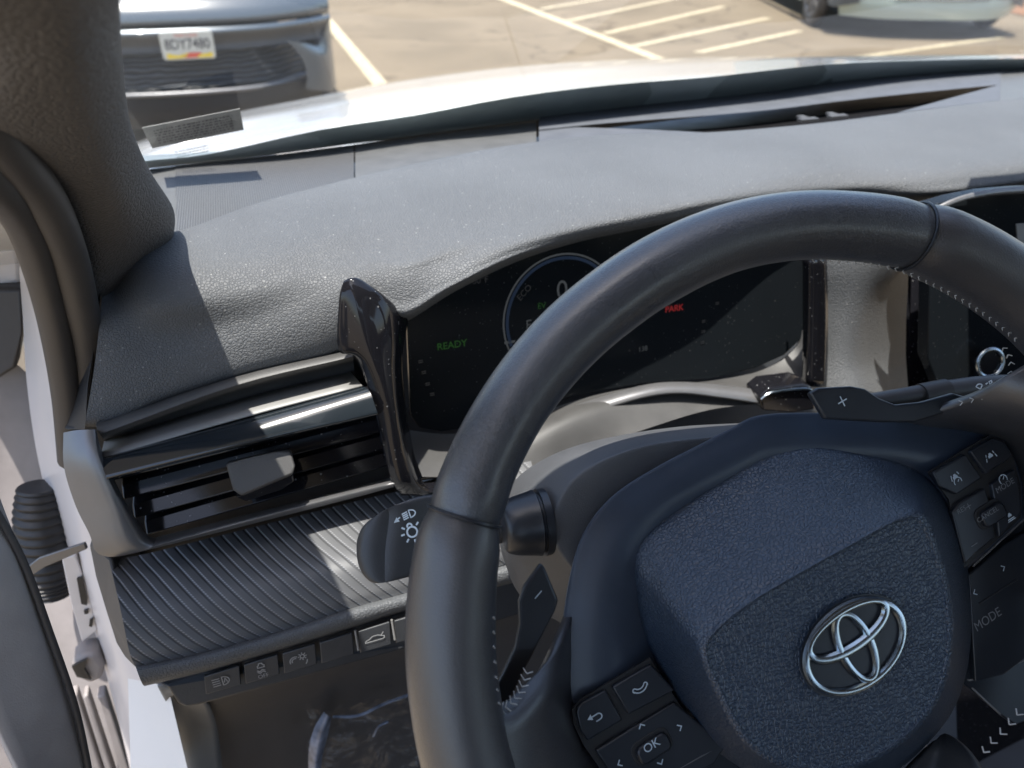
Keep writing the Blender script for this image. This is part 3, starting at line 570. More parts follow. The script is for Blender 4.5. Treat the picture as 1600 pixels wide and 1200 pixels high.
for i, c in enumerate(cells):
    q = qd(*c); bt = prism('switch_button', q, ez * .0020, M['dark'] if False else M['soft'], dash, .0006)
    cx = sum(p[0] for p in q) / 4; cy = sum(p[1] for p in q) / 4; o = PY(cx, cy, .3445) + ez * .0024; s = .0038
    if i == 0:
        glyph('icon', [[(.0, -.75), (.0, .75)] + arc(0, 0, 1.0, 90, -90, 10, .75) + ['c'], [(.2, -.35), (.45, .4), (.7, -.35)]] + [[(-1.5, y), (-.35, y)] for y in (-.6, -.2, .2, .6)], o, ex * s, ey * s, ez, M['mark2'], bt, .14)
    if i == 1:
        glyph('icon', [carfront(1, 0, .8), [(-.7, .1), (-.3, -.2), (.1, .1), (.5, -.2)], [(-.7, -.2), (-.3, -.5), (.1, -.2), (.5, -.5)]], o, ex * s, ey * s, ez, M['mark2'], bt, .15)
        text('lettering', 'OFF', o - ey * s * 1.15, ex, ey, ez, .0036, M['mark2'], bt, 0)
    if i == 2:
        glyph('icon', [arc(-.7, -.1, .8, 200, 60, 10), arc(-.7, -.1, .5, 200, 60, 10), ring(.5, .45, .32)] + [[(.5 + .45 * math.cos(a), .45 + .45 * math.sin(a)), (.5 + .7 * math.cos(a), .45 + .7 * math.sin(a))] for a in [k * math.pi / 4 for k in range(8)]] + [arc(.1, -.3, 1.0, -50, 0, 6)], o, ex * s, ey * s, ez, M['mark2'], bt, .15)
    if i == 4:
        glyph('icon', [[(-1.6, -.4), (-1.5, -.1), (-.9, .1), (-.3, .5), (.6, .5), (1.2, .15), (1.5, .1), (1.5, -.3), (1.1, -.4), (-1.2, -.4), 'c'], [(1.05, .3), (1.5, .8)]], o, ex * s, ey * s, ez, M['mark2'], bt, .15)
for x in (555, 612):
    t = 1056 - (x - 300) * .290
    tube('separator', [(x, t + 3, 'y', .344), (x + 5, t + 34, 'y', .341)], .0007, M['silver2'], dash, 2, 8)
# lower knee panel
grid('knee_panel', [[(262, 1075, 'y', .375), (400, 1040, 'y', .378), (655, 975, 'y', .38), (900, 910, 'y', .38)], [(300, 1140, 'y', .42), (420, 1110, 'y', .44), (640, 1050, 'y', .46), (900, 990, 'y', .46)], [(330, 1230, 'y', .44), (440, 1230, 'y', .46), (640, 1230, 'y', .47), (900, 1230, 'y', .47)]], M['knee'], dash, 5, 5)
grid('kick_panel', [[(246, 1070, 'y', .37), (262, 1070, 'y', .37), (300, 1075, 'y', .375)], [(272, 1130, 'y', .40), (290, 1110, 'y', .40), (335, 1120, 'y', .41)], [(285, 1230, 'y', .40), (310, 1230, 'y', .40), (350, 1240, 'y', .42)]], M['silver2'], dash, 4, 4, thick=.002)

# ================================================================== INSTRUMENT CLUSTER
clu = empty('instrument_display', 'wide dark digital instrument display glowing faintly behind the steering wheel', 'display')
DP = [(636, 500, 'y', .462), (700, 458, 'y', .466), (800, 405, 'y', .472), (950, 360, 'y', .478), (1120, 330, 'y', .486), (1262, 330, 'y', .490), (1262, 520, 'y', .474), (1225, 555, 'y', .470), (1180, 575, 'y', .466), (1110, 592, 'y', .462), (1000, 600, 'y', .456), (900, 618, 'y', .452), (830, 640, 'y', .450), (760, 665, 'y', .447), (690, 674, 'y', .445), (655, 668, 'y', .445), (642, 650, 'y', .446)]
D0, D1, D2 = PY(655, 665, .445), PY(1250, 520, .474), PY(700, 458, .466)
dn = (D1 - D0).cross(D2 - D0).normalized()
if dn.dot(CP - D0) < 0: dn = -dn
def PD(px, py, lift=0.):
    d = ray(px, py); return CP + d * (((D0 + dn * lift - CP).dot(dn)) / d.dot(dn))
scr = prism('screen_glass', [PD(p[0], p[1]) for p in DP], -dn * .004, M['screen'], clu, .0006)
dx = (PD(1050, 482) - PD(700, 540)); dx.z *= 1; dxn = (PD(1160, 520) - PD(700, 600)).normalized(); dyn = dn.cross(dxn).normalized()
if dyn.z < 0: dyn = -dyn
M['em_green'] = emis('lit_green', (.08, .5, .04), .028); M['em_red'] = emis('lit_red', (.7, .03, .03), .10); M['em_white'] = emis('lit_white', (.5, .55, .6), .028); M['em_blue'] = emis('lit_blue', (.08, .2, .5), .02)
M['em_dim'] = emis('lit_dim', (.4, .4, .42), .014)
gc = PD(880, 497, .0004); gr = (PD(787, 500, .0004) - gc).length
glyph('dial_ring', [arc(0, 0, 1, 215, -35, 48)], gc, dxn * gr, dyn * gr, dn, M['em_white'], scr, .03, 0)
glyph('dial_inner_ring', [arc(0, 0, .94, 200, 30, 40)], gc, dxn * gr, dyn * gr, dn, M['em_blue'], scr, .05, 0)
glyph('dial_tick', [[(-1, -.25), (-.82, -.25)]], gc, dxn * gr, dyn * gr, dn, M['em_white'], scr, .04, 0)
text('speed_digit', '0', PD(878, 454), dxn, dyn, dn, .019, M['em_white'], scr, .0005)
text('lettering', 'READY', PD(706, 539), dxn, dyn, dn, .0068, M['em_green'], scr, .0005, .0001)
text('lettering', 'ECO', PD(819, 457), (dxn + dyn * .9).normalized(), (dyn - dxn * .9).normalized(), dn, .0062, M['em_dim'], scr, .0005)
text('lettering', 'EV', PD(846, 478), dxn, dyn, dn, .0058, M['em_green'], scr, .0005)
text('lettering', '80\u00b0F', PD(750, 438), dxn, dyn, dn, .0062, M['em_dim'], scr, .0005)
text('lettering', 'PARK', PD(1053, 482), dxn, dyn, dn, .0066, M['em_red'], scr, .0005, .0001)
text('lettering', 'E', PD(826, 508), dxn, dyn, dn, .010, M['em_white'], scr, .0005)
text('lettering', '138', PD(1004, 545), dxn, dyn, dn, .0055, M['em_white'], scr, .0005)
text('lettering', '+', PD(983, 548), dxn, dyn, dn, .0045, M['em_dim'], scr, .0005)
for px, py in ((657, 566), (662, 583), (668, 601), (675, 617), (1099, 503), (1098, 519), (1097, 536), (1120, 475)):
    glyph('gauge_mark', [[(-1, 0), (1, 0)], [(-1, .8), (1, .8)]], PD(px, py), dxn * .0016, dyn * .0016, dn, M['em_dim'], scr, .5, .0005)
# hood shade walls and lower trim
grid('lower_trim', [[(640, 672, 'y', .446), (700, 678, 'y', .446), (770, 668, 'y', .448), (850, 642, 'y', .451), (920, 620, 'y', .454), (1000, 604, 'y', .458), (1100, 596, 'y', .463), (1190, 578, 'y', .468), (1240, 545, 'y', .473), (1256, 505, 'y', .476)],
                    [(648, 712, 'y', .418), (700, 718, 'y', .418), (780, 705, 'y', .420), (860, 668, 'y', .424), (920, 645, 'y', .43), (1000, 624, 'y', .44), (1100, 606, 'y', .448), (1190, 604, 'y', .450), (1245, 600, 'y', .45), (1262, 590, 'y', .455)],
                    [(660, 745, 'y', .405), (710, 745, 'y', .405), (790, 740, 'y', .405), (870, 720, 'y', .41), (930, 700, 'y', .415), (1010, 670, 'y', .42), (1110, 640, 'y', .43), (1200, 630, 'y', .43), (1250, 622, 'y', .43), (1270, 615, 'y', .44)]], M['greyplastic'], clu, 5, 6)
grid('silver_strip', [[(900, 633, 'y', .445), (1000, 604, 'y', .445), (1060, 598, 'y', .445), (1120, 602, 'y', .442), (1200, 612, 'y', .436)], [(905, 652, 'y', .435), (1000, 622, 'y', .435), (1060, 614, 'y', .435), (1120, 620, 'y', .432), (1200, 632, 'y', .426)]], M['silver'], clu, 5, 2, thick=.002)
mc = prism('corner_block', [(1187, 620, 'y', .425), (1203, 607, 'y', .425), (1255, 600, 'y', .425), (1270, 606, 'y', .425), (1274, 640, 'y', .423), (1240, 646, 'y', .422), (1192, 642, 'y', .422)], Vector((0, .02, 0)), M['gloss'], clu, .0015)
tube('block_edge', [(1189, 624, 'y', .4235), (1206, 613, 'y', .4235), (1256, 607, 'y', .4235), (1272, 613, 'y', .4235)], .0011, M['chrome'], mc, 3, 8)
# right side of display: gloss pillar
grid('gloss_pillar', [[(1256, 400, 'y', .46), (1256, 470, 'y', .457), (1256, 540, 'y', .452), (1254, 600, 'y', .445)], [(1268, 400, 'y', .45), (1268, 470, 'y', .447), (1267, 540, 'y', .442), (1266, 604, 'y', .436)], [(1290, 400, 'y', .455), (1292, 470, 'y', .452), (1292, 540, 'y', .447), (1290, 604, 'y', .441)]], M['gloss'], clu, 5, 5, thick=.002)
# centre stack
grid('center_fascia', [[(1284, 300, 'y', .49), (1284, 400, 'y', .47), (1286, 480, 'y', .465), (1288, 560, 'y', .455), (1290, 625, 'y', .44)], [(1340, 300, 'y', .49), (1340, 400, 'y', .468), (1335, 480, 'y', .462), (1330, 560, 'y', .45), (1340, 610, 'y', .435), ], [(1400, 300, 'y', .50), (1395, 400, 'y', .475), (1368, 480, 'y', .475), (1364, 560, 'y', .468), (1380, 615, 'y', .45)], [(1440, 300, 'y', .53), (1430, 400, 'y', .52), (1425, 480, 'y', .52), (1420, 560, 'y', .51), (1430, 615, 'y', .49)]], M['dash'], dash, 6, 6)

# ================================================================== CENTRE TOUCHSCREEN + START BUTTON
tsc = empty('touchscreen', 'black freestanding center touchscreen with pale metal top edge', 'touchscreen')
TP = [(1456, 322, 'y', .435), (1490, 312, 'y', .435), (1540, 302, 'y', .437), (1600, 297, 'y', .44), (1800, 290, 'y', .445), (1800, 640, 'y', .41), (1480, 640, 'y', .40), (1450, 560, 'y', .41)]
prism('screen_body', TP, Vector((0, .012, 0)), M['screen'], tsc, .001)
grid('metal_edge', [[(1452, 328, 'y', .432), (1490, 310, 'y', .432), (1530, 299, 'y', .433), (1600, 291, 'y', .436), (1800, 282, 'y', .44)], [(1460, 332, 'y', .430), (1492, 318, 'y', .430), (1532, 308, 'y', .431), (1600, 302, 'y', .434), (1800, 296, 'y', .44)]], M['silver'], tsc, 4, 2, thick=.002)
prism('screen_view', [(1588, 350, 'y', .434), (1800, 345, 'y', .434), (1800, 500, 'y', .42), (1596, 430, 'y', .426)], Vector((0, .003, 0)), M['silver2'], tsc)
stb = empty('start_button', 'round black start button in a chrome ring right of the steering wheel', 'button')
bc = PY(1547, 567, .40); bn = (CP - bc); bn.x *= .2; bn = Vector((-.15, -1, .35)).normalized(); bu = bn.cross(Vector((0, 0, 1))).normalized(); bv = bn.cross(bu)
rr_ = 19 / FPX * (bc - CP).length
tube('chrome_ring', [bc + (bu * math.cos(a) + bv * math.sin(a)) * rr_ for a in [k * math.pi / 16 for k in range(32)]], .0016, M['chrome'], stb, 0, 10, True)
prism('button_face', [bc - bn * .001 + (bu * math.cos(a) + bv * math.sin(a)) * (rr_ - .0005) for a in [k * math.pi / 20 for k in range(40)]], -bn * .004, M['gloss'], stb, .0008)
grid('lower_fascia', [[(1420, 400, 'y', .50), (1470, 330, 'y', .50), (1800, 330, 'y', .5)], [(1420, 620, 'y', .43), (1480, 640, 'y', .43), (1800, 640, 'y', .43)], [(1480, 900, 'y', .40), (1560, 900, 'y', .40), (1800, 900, 'y', .40)], [(1500, 1250, 'y', .34), (1600, 1250, 'y', .34), (1800, 1250, 'y', .34)]], M['gloss'], dash, 4, 4)

# ================================================================== STEERING COLUMN + STALKS
colo = empty('steering_column', 'dark plastic steering column shroud behind the wheel hub', 'steering column')
def ringW(pts, h): return [(x, y, 'w', h) for x, y in pts]
sh = [ringW([(1290, 740), (1150, 760), (1050, 810), (980, 840), (960, 860), (958, 880), (965, 900), (1000, 940), (1100, 960), (1300, 960)], -.064),
      ringW([(1290, 672), (1150, 688), (1015, 708), (925, 750), (882, 800), (880, 850), (915, 900), (968, 950), (1100, 1000), (1300, 1000)], -.062),
      ringW([(1290, 664), (1150, 677), (1005, 694), (905, 730), (862, 785), (860, 850), (900, 905), (960, 955), (1100, 1005), (1300, 1000)], -.068),
      ringW([(1290, 655), (1150, 664), (1000, 677), (885, 704), (822, 752), (803, 820), (832, 885), (885, 940), (1000, 1000), (1300, 1000)], -.100),
      ringW([(1290, 658), (1180, 662), (1050, 670), (900, 702), (812, 745), (780, 805), (790, 880), (840, 950), (1000, 1010), (1300, 1010)], -.135),
      ringW([(1290, 680), (1180, 682), (1050, 692), (920, 725), (840, 765), (800, 810), (800, 880), (840, 950), (1000, 1010), (1300, 1010)], -.18)]
grid('shroud', sh, M['shroud'], colo, 6, 6)
stalk = empty('turn_signal_stalk', 'black turn signal and headlight stalk poking out left of the wheel', 'stalk')
h = -.075
axis = [PW(845, 815, h), PW(800, 822, h), PW(740, 828, h), PW(690, 832, h), PW(640, 842, h), PW(610, 850, h), PW(580, 857, h), PW(566, 862, h)]
rad = lambda t: (.0105, .0095) if t < .3 else ((.0095, .0085) if t < .5 else (.0095 + .0035 * min(1, (t - .5) / .25), .0085 + .0035 * min(1, (t - .5) / .25)))
A_ = PW(640, 845, h)
knobo = grid('stalk_knob', [ringW([(560, 838), (574, 830), (570, 868), (566, 888), (560, 880), (557, 858)], -.074),
                  ringW([(566, 824), (588, 818), (582, 868), (578, 903), (564, 892), (558, 862)], -.071),
                  ringW([(580, 812), (604, 808), (598, 862), (592, 908), (574, 902), (566, 862)], -.067),
                  ringW([(604, 797), (634, 794), (626, 848), (618, 901), (596, 904), (590, 850)], -.066),
                  ringW([(638, 786), (672, 780), (668, 838), (664, 888), (640, 895), (632, 845)], -.069),
                  ringW([(670, 782), (704, 778), (704, 838), (700, 880), (676, 886), (666, 840)], -.073)], M['soft'], stalk, 6, 6, closed_u=True, cap=True)
tube('stalk_arm', [PW(850, 812, -.082), PW(780, 822, -.084), PW(700, 832, -.086), PW(655, 838, -.086)], lambda t: (.0085, .0085), M['soft'], stalk, 5, 16)
bs = PW(818, 820, -.076); bx = (PW(845, 815, -.08) - PW(790, 824, -.08)).normalized()
tube('stalk_boot', [bs - bx * .011, bs - bx * .009, bs - bx * .004, bs + bx * .004, bs + bx * .008, bs + bx * .0085, bs + bx * .012], lambda t: ((.009 + .0075 * min(1, t / .6) ** .6) * (.9 if .62 < t < .8 else 1),) * 2, M['button'], stalk, 4, 28)
so_ = PW(644, 831, -.0662); sx_ = (PW(670, 820, -.066) - PW(620, 838, -.066)).normalized(); sn = (CP - so_).normalized(); sy_ = sn.cross(sx_).normalized(); sx_ = sy_.cross(sn)
if sy_.z < 0: sy_ = -sy_
s = .0030
k_ = knobo
glyph('light_icon', [ring(0, 0, .75), arc(-.1, .95, .35, -20, 200, 8)] + [[(math.cos(a) * 1.15, math.sin(a) * 1.15), (math.cos(a) * 1.7, math.sin(a) * 1.7)] for a in [math.radians(q) for q in (-90, -45, 0, 40, 140, 180, 225)]], CP + (so_ - CP) * .965, sx_ * s, sy_ * s, sn, M['mark'], k_, .26)
o2 = CP + (PW(640, 803, -.07) - CP) * .965
glyph('beam_icon', [[(.0, -.7), (.0, .7)] + arc(0, 0, 1.1, 90, -90, 10, .7) + ['c']] + [[(-.35, y), (-1.4, y - .15)] for y in (-.55, -.18, .18, .55)] + [[(-1.9, .0), (-3.0, -.4)]], o2, sx_ * s * .8, sy_ * s * .8, sn, M['mark'], k_, .24, fills=[[(-2.2, -.7), (-3.3, -.6), (-2.5, .2)]])

wst = empty('wiper_stalk', 'black wiper stalk with small white symbols on the right of the column', 'stalk')
tube('stalk_arm', [PW(1290, 640, -.09), PW(1400, 622, -.09), PW(1440, 615, -.09)], lambda t: (.0052, .0052), M['soft'], wst, 4, 14)
tube('stalk_ring', [PW(1438, 618, -.09), PW(1478, 610, -.09)], lambda t: (.0068, .0068), M['dark'], wst, 3, 18)
tube('stalk_end', [PW(1478, 611, -.09), PW(1540, 603, -.09), PW(1620, 600, -.09)], lambda t: (.0062, .0062), M['soft'], wst, 4, 14)
o3 = CP + (PW(1530, 604, -.09) - CP) * .976
glyph('wiper_icon', [arc(0, -.8, 1.6, 40, 140, 8), [(-1.2, .3), (0, -1), (1.2, .3)], [(2.5, 0), (3.4, .2)], [(4, -.6), (5, -.2), (5, .5), (4, .3), 'c']], o3, sx_ * .0017, sy_ * .0017, sn, M['mark'], wst, .35)

# ================================================================== STEERING WHEEL
sw = empty('steering_wheel', 'black leather steering wheel turned slightly left with grained hub and silver emblem', 'steering wheel')
RP = [(30, .1700, .0176), (58, .1712, .0172), (66, .1718, .0168), (72, .1715, .0152), (80, .1707, .0150), (90, .1707, .0147), (100, .1705, .0145), (110, .1697, .0147), (120, .1695, .0146), (130, .1703, .0144), (140, .1710, .0140), (150, .1712, .0142), (156, .1708, .0150), (160, .1703, .0166), (170, .1692, .0174), (180, .1684, .0174), (200, .168, .0176), (230, .168, .0178), (270, .164, .0165), (320, .168, .0178), (360, .169, .0176), (390, .17, .0176)]
def rprof(d):
    d = d if d >= 30 else d + 360
    for (a, R1, r1), (b, R2, r2) in zip(RP, RP[1:]):
        if a <= d <= b: t = (d - a) / (b - a); return R1 + (R2 - R1) * t, r1 + (r2 - r1) * t
def wpt(deg, R, h=0): a = math.radians(deg); return WC + (WE1 * math.cos(a) + WE2 * math.sin(a)) * R + WN * h
def rim_seg(name, a0, a1, mat, swell=0):
    V = []; F = []; n = max(12, int(abs(a1 - a0) / 1.5)); K = 32
    for i in range(n + 1):
        d = a0 + (a1 - a0) * i / n; R_, r_ = rprof(d % 360); e = min(i, n - i)
        r_ = r_ + swell - (.0012 if e == 0 else (.0004 if e == 1 else 0))
        rd = (WE1 * math.cos(math.radians(d)) + WE2 * math.sin(math.radians(d)))
        for j in range(K):
            c = 2 * math.pi * j / K
            V.append(WC + rd * (R_ + r_ * math.cos(c)) + WN * (r_ * 1.06 * math.sin(c)))
    for i in range(n):
        for j in range(K): F.append((i * K + j, i * K + (j + 1) % K, (i + 1) * K + (j + 1) % K, (i + 1) * K + j))
    F.append(tuple(range(K - 1, -1, -1))); F.append(tuple(n * K + j for j in range(K)))
    return from_py(name, V, F, mat, sw)
rim_seg('rim', 70.2, 155.6, M['rim'])
rim_seg('rim_grip', 156.0, 250, M['rimgrip'])
rim_seg('rim_grip', -80, 69.8, M['rimgrip'])
rim_seg('rim_bottom', 250.3, 279.7, M['rim'])
for dg in (70.0, 155.8):
    R_, r_ = rprof(dg); rd = WE1 * math.cos(math.radians(dg)) + WE2 * math.sin(math.radians(dg))
    cc_ = WC + rd * R_; P_ = [cc_ + rd * (r_ - .0004) * math.cos(a) + WN * (r_ * 1.06 - .0004) * math.sin(a) for a in [k * math.pi / 20 for k in range(40)]]
    V_, F_ = tube_geo(P_, .0007, 6, True); from_py('rim_seam', V_, F_, M['button'], sw)
# spokes
grid('left_spoke', [[(735, 1085, 'w', .002), (775, 1108, 'w', -.002), (815, 1078, 'w', -.010), (852, 1034, 'w', -.022), (878, 985, 'w', -.038), (892, 950, 'w', -.056)],
                    [(735, 1110, 'w', .008), (790, 1128, 'w', .003), (840, 1090, 'w', -.008), (862, 1060, 'w', -.020), (880, 1030, 'w', -.040), (892, 1000, 'w', -.058)],
                    [(745, 1160, 'w', .008), (800, 1165, 'w', .004), (845, 1140, 'w', -.008), (872, 1125, 'w', -.024), (886, 1115, 'w', -.044), (910, 1100, 'w', -.060)],
                    [(770, 1260, 'w', .008), (830, 1260, 'w', .003), (880, 1260, 'w', -.012), (920, 1260, 'w', -.032), (950, 1260, 'w', -.046), (1000, 1260, 'w', -.060)]], M['rimgrip'], sw, 5, 5, thick=.004)
grid('right_spoke', [[(1385, 652, 'w', -.052), (1430, 644, 'w', -.040), (1480, 632, 'w', -.028), (1530, 612, 'w', -.014), (1570, 588, 'w', -.004), (1620, 560, 'w', .002)],
                     [(1420, 662, 'w', -.054), (1470, 656, 'w', -.040), (1520, 650, 'w', -.026), (1570, 638, 'w', -.010), (1610, 620, 'w', .001), (1660, 600, 'w', .008)],
                     [(1545, 682, 'w', -.056), (1575, 690, 'w', -.046), (1605, 695, 'w', -.030), (1645, 700, 'w', -.010), (1685, 700, 'w', .002), (1735, 690, 'w', .008)],
                     [(1600, 780, 'w', -.056), (1622, 785, 'w', -.044), (1650, 790, 'w', -.028), (1690, 790, 'w', -.01), (1730, 790, 'w', 0), (1780, 780, 'w', .006)],
                     [(1600, 930, 'w', -.056), (1630, 930, 'w', -.044), (1660, 930, 'w', -.028), (1700, 920, 'w', -.01), (1740, 910, 'w', 0), (1790, 900, 'w', .006)]], M['rimgrip'], sw, 5, 5, thick=.004)
# trim plate behind pad
TR = [(1190, 648), (1300, 645), (1400, 649), (1480, 657), (1540, 674), (1578, 702), (1596, 745), (1600, 790), (1596, 815), (1560, 850), (1500, 900), (1400, 1000), (1250, 1100), (1140, 1170), (1050, 1210), (960, 1215), (905, 1170), (884, 1120), (876, 1060), (878, 985), (886, 920), (901, 858), (924, 812), (965, 768), (1030, 727), (1090, 696), (1140, 670)]
cx0, cy0 = 1240, 900
def rings(outl, spec):     # spec: (scale about centre, h)
    return [[(cx0 + (x - cx0) * s, cy0 + (y - cy0) * s, 'w', h) for x, y in outl] for s, h in spec]
grid('trim_shell', rings(TR, [(.97, -.068), (.995, -.060), (1.0, -.053), (.992, -.0495), (.975, -.048), (.75, -.044), (.5, -.060)]), M['trim'], sw, 4, 4, closed_u=True)
# airbag pad
PO = [(988, 868), (1008, 830), (1060, 790), (1120, 750), (1195, 706), (1262, 690), (1330, 700), (1400, 719), (1448, 745), (1480, 785), (1500, 835), (1512, 885), (1517, 940), (1517, 1000), (1508, 1060), (1488, 1112), (1460, 1150), (1420, 1190), (1370, 1222), (1300, 1245), (1220, 1235), (1150, 1195), (1108, 1162), (1068, 1108), (1030, 1045), (1004, 980), (992, 920)]
PI = [(1098, 1000), (1128, 968), (1172, 935), (1225, 903), (1280, 872), (1330, 845), (1375, 820), (1412, 803), (1438, 800), (1456, 825), (1468, 860), (1480, 900), (1488, 945), (1490, 1000), (1482, 1055), (1464, 1100), (1438, 1135), (1402, 1168), (1355, 1195), (1300, 1212), (1235, 1205), (1185, 1180), (1155, 1150), (1135, 1115), (1118, 1080), (1104, 1050), (1096, 1025)]
def mixr(t, h, e=0): return [(a[0] + (b[0] - a[0]) * t, a[1] + (b[1] - a[1]) * t, 'w', h) for a, b in zip(PO, PI)]
ctr = (1320, 1010)
def inr(s, h): return [(ctr[0] + (x - ctr[0]) * s, ctr[1] + (y - ctr[1]) * s, 'w', h) for x, y in PI]
def outr(h, s=1.0): return [(ctr[0] + (x - ctr[0]) * s, ctr[1] + (y - ctr[1]) * s, 'w', h) for x, y in PO]
padrows = [outr(-.062, .985), outr(-.056, .997), outr(-.050, 1.0), mixr(.06, -.044), mixr(.3, -.0335), mixr(.6, -.0195), mixr(.88, -.0065), mixr(1, -.0018), inr(.96, -.0004), inr(.93, -.0010), inr(.7, -.001), inr(.4, -.001), inr(.02, -.001)]
pad = grid('airbag_pad', padrows, M['pad'], sw, 4, 4, closed_u=True, ang=80)
# emblem
phi_a = PW(915, 1160, 0); phi_b = PW(1040, 1080, 0)
EX = (phi_b - phi_a).normalized(); EY = WN.cross(EX).normalized()
if EY.z < 0: EY = -EY
ec = PW(1336, 1009, .0012)
def ell_ring(a_out, b_out, a_in, b_in, cx=0, cy=0, icx=0, icy=0, dz=0, n=72, a0=0, a1=360, H=.0016):
    V = []; F = []; full = a1 - a0 >= 360; m = n if full else n + 1
    for i in range(m):
        t = math.radians(a0 + (a1 - a0) * i / n); c, s_ = math.cos(t), math.sin(t)
        o = Vector((cx + a_out * c, cy + b_out * s_)); q = Vector((icx + a_in * c, icy + b_in * s_))
        for p, z in ((o, 0), (o.lerp(q, .18), H * .8), (o.lerp(q, .5), H), (o.lerp(q, .82), H * .8), (q, 0)):
            V.append(ec + EX * p.x + EY * p.y + WN * (z + dz))
    for i in range(n if full else m - 1):
        j = (i + 1) % m
        for k in range(4): F.append((i * 5 + k, i * 5 + k + 1, j * 5 + k + 1, j * 5 + k))
    return V, F
ea, eb = .0262, .0187
emb = merged('emblem', [ell_ring(ea, eb, ea * .87, eb * .82, icy=-.0), ell_ring(ea * .84, eb * .54, ea * .70, eb * .33, 0, eb * .40, 0, eb * .44, .0005), ell_ring(ea * .34, eb * .92, ea * .21, eb * .72, 0, 0, 0, -eb * .02, .0003)], M['chrome'], sw)
merged('emblem_back', [([ec + EX * ea * 1.03 * math.cos(t) + EY * eb * 1.04 * math.sin(t) - WN * .0006 for t in [k * math.pi / 32 for k in range(64)]], [tuple(range(64))])], M['button'], sw)
# buttons
def wbtn(name, pts, h=-.040, th=.0035, bev=.0008, mat='button'):
    return prism(name, [PW(x, y, h - th) for x, y in pts], WN * th, M[mat], sw, bev)
def hrect(cx, cy, w, hh, n=6, h=-.036):      # stadium/rounded rect in wheel plane
    o = PW(cx, cy, h); P = []
    for (sx, sy, a0) in ((1, 1, 0), (-1, 1, 90), (-1, -1, 180), (1, -1, 270)):
        r = min(w, hh) * .35
        for i in range(n + 1):
            a = math.radians(a0 + 90 * i / n); P.append(o + EX * (sx * (w / 2 - r) + r * math.cos(a)) + EY * (sy * (hh / 2 - r) + r * math.sin(a)))
    return P
HB = -.0375
prism('switch_well', [PW(x, y, HB - .0035) for x, y in ((893, 1108), (903, 1093), (1014, 1027), (1060, 1100), (1130, 1168), (1095, 1200), (1040, 1225), (955, 1225), (912, 1165), (895, 1130))], WN * .0012, M['dark'], sw)
prism('switch_well', [PW(x, y, HB - .0035) for x, y in ((1448, 738), (1504, 702), (1545, 679), (1564, 685), (1580, 712), (1592, 760), (1592, 808), (1548, 850), (1500, 890), (1480, 780))], WN * .0012, M['dark'], sw)
def uw(px, py, h=HB): return PW(px, py, h + .0002)
b1 = wbtn('back_button', [(897, 1110), (900, 1100), (908, 1093), (943, 1075), (969, 1121), (915, 1153), (904, 1138)], HB)
glyph('icon', [[(-1.0, .35), (.4, .35)] + arc(.4, -.25, .6, 90, -90, 8) + [(-.5, -.85)]], uw(932, 1119), EX * .0023, EY * .0023, WN, M['mark'], b1, .26, fills=[[(-1.9, .35), (-.9, .95), (-.9, -.25)]])
b2 = wbtn('phone_button', [(953, 1070), (1013, 1035), (1050, 1075), (978, 1113)], HB)
glyph('icon', [arc(.1, 1.2, 1.9, 215, 325, 14) + arc(1.35, .2, .4, -30, 120, 5) + arc(.1, 1.25, 1.25, 318, 222, 10) + arc(-1.15, .2, .4, 60, 215, 5) + ['c']], uw(1000, 1076), EX * .0023, EY * .0023, WN, M['mark'], b2, .24)
b3 = wbtn('direction_pad', [(927, 1168), (1049, 1094), (1130, 1160), (1110, 1190), (1040, 1225), (962, 1222)], HB)
for px, py, a in ((1002, 1134, 0), (1062, 1136, -90), (1032, 1191, 180), (968, 1193, 90)):
    ca, sa = math.cos(math.radians(a)), math.sin(math.radians(a))
    glyph('arrow_mark', [[(x * ca - y * sa, x * sa + y * ca) for x, y in ((-.7, -.35), (0, .4), (.7, -.35))]], uw(px, py), EX * .0022, EY * .0022, WN, M['mark'], b3, .26)
prism('ok_groove', hrect(1017, 1165, .0195, .0115, h=HB - .001), WN * .0013, M['dark'], sw, .0003)
b4 = prism('ok_button', hrect(1017, 1165, .0165, .0085, h=HB - .002), WN * .0045, M['button'], sw, .0012)
text('lettering', 'OK', uw(1018, 1165, HB + .0025), EX, EY, WN, .0056, M['mark'], b4)
b5 = wbtn('cruise_button', [(1450, 738), (1501, 709), (1526, 746), (1487, 772), (1460, 760)], HB)
def carroad(x=0, y=0, s=1):
    return [carfront(s, x, y)]
f_ = lambda L_: L_
gl_car = [(-.55, -.35), (-.55, .15), (-.35, .2), (-.25, .55), (.25, .55), (.35, .2), (.55, .15), (.55, -.35)]
glyph('icon', [[(-1.0, -.5), (-.75, .6)], [(1.0, .1), (.75, .7)], arc(.1, -1.1, .85, 200, -20, 14), [(.1, -1.1), (.5, -.75)]], uw(1492, 745), EX * .0026, EY * .0026, WN, M['mark'], b5, .2, fills=[gl_car])
b6 = wbtn('lane_button', [(1508, 705), (1543, 684), (1560, 689), (1568, 700), (1574, 713), (1533, 740)], HB)
glyph('icon', [[(-1.3, -.8), (-1.05, -.1)], [(-1.0, .1), (-.85, .6)], [(1.3, -.8), (1.05, -.1)], [(1.0, .1), (.85, .6)]], uw(1547, 712), EX * .0026, EY * .0026, WN, M['mark'], b6, .2, fills=[gl_car])
b7 = wbtn('speed_button', [(1492, 784), (1531, 762), (1538, 782), (1547, 838), (1520, 860), (1500, 880), (1480, 800)], HB)
glyph('plus_mark', [[(-.9, 0), (.9, 0)], [(0, -.9), (0, .9)]], uw(1513, 791), EX * .0017, EY * .0017, WN, M['markdim'], b7, .25)
text('lettering', 'RES', uw(1502, 797), EX, EY, WN, .0036, M['markdim'], b7)
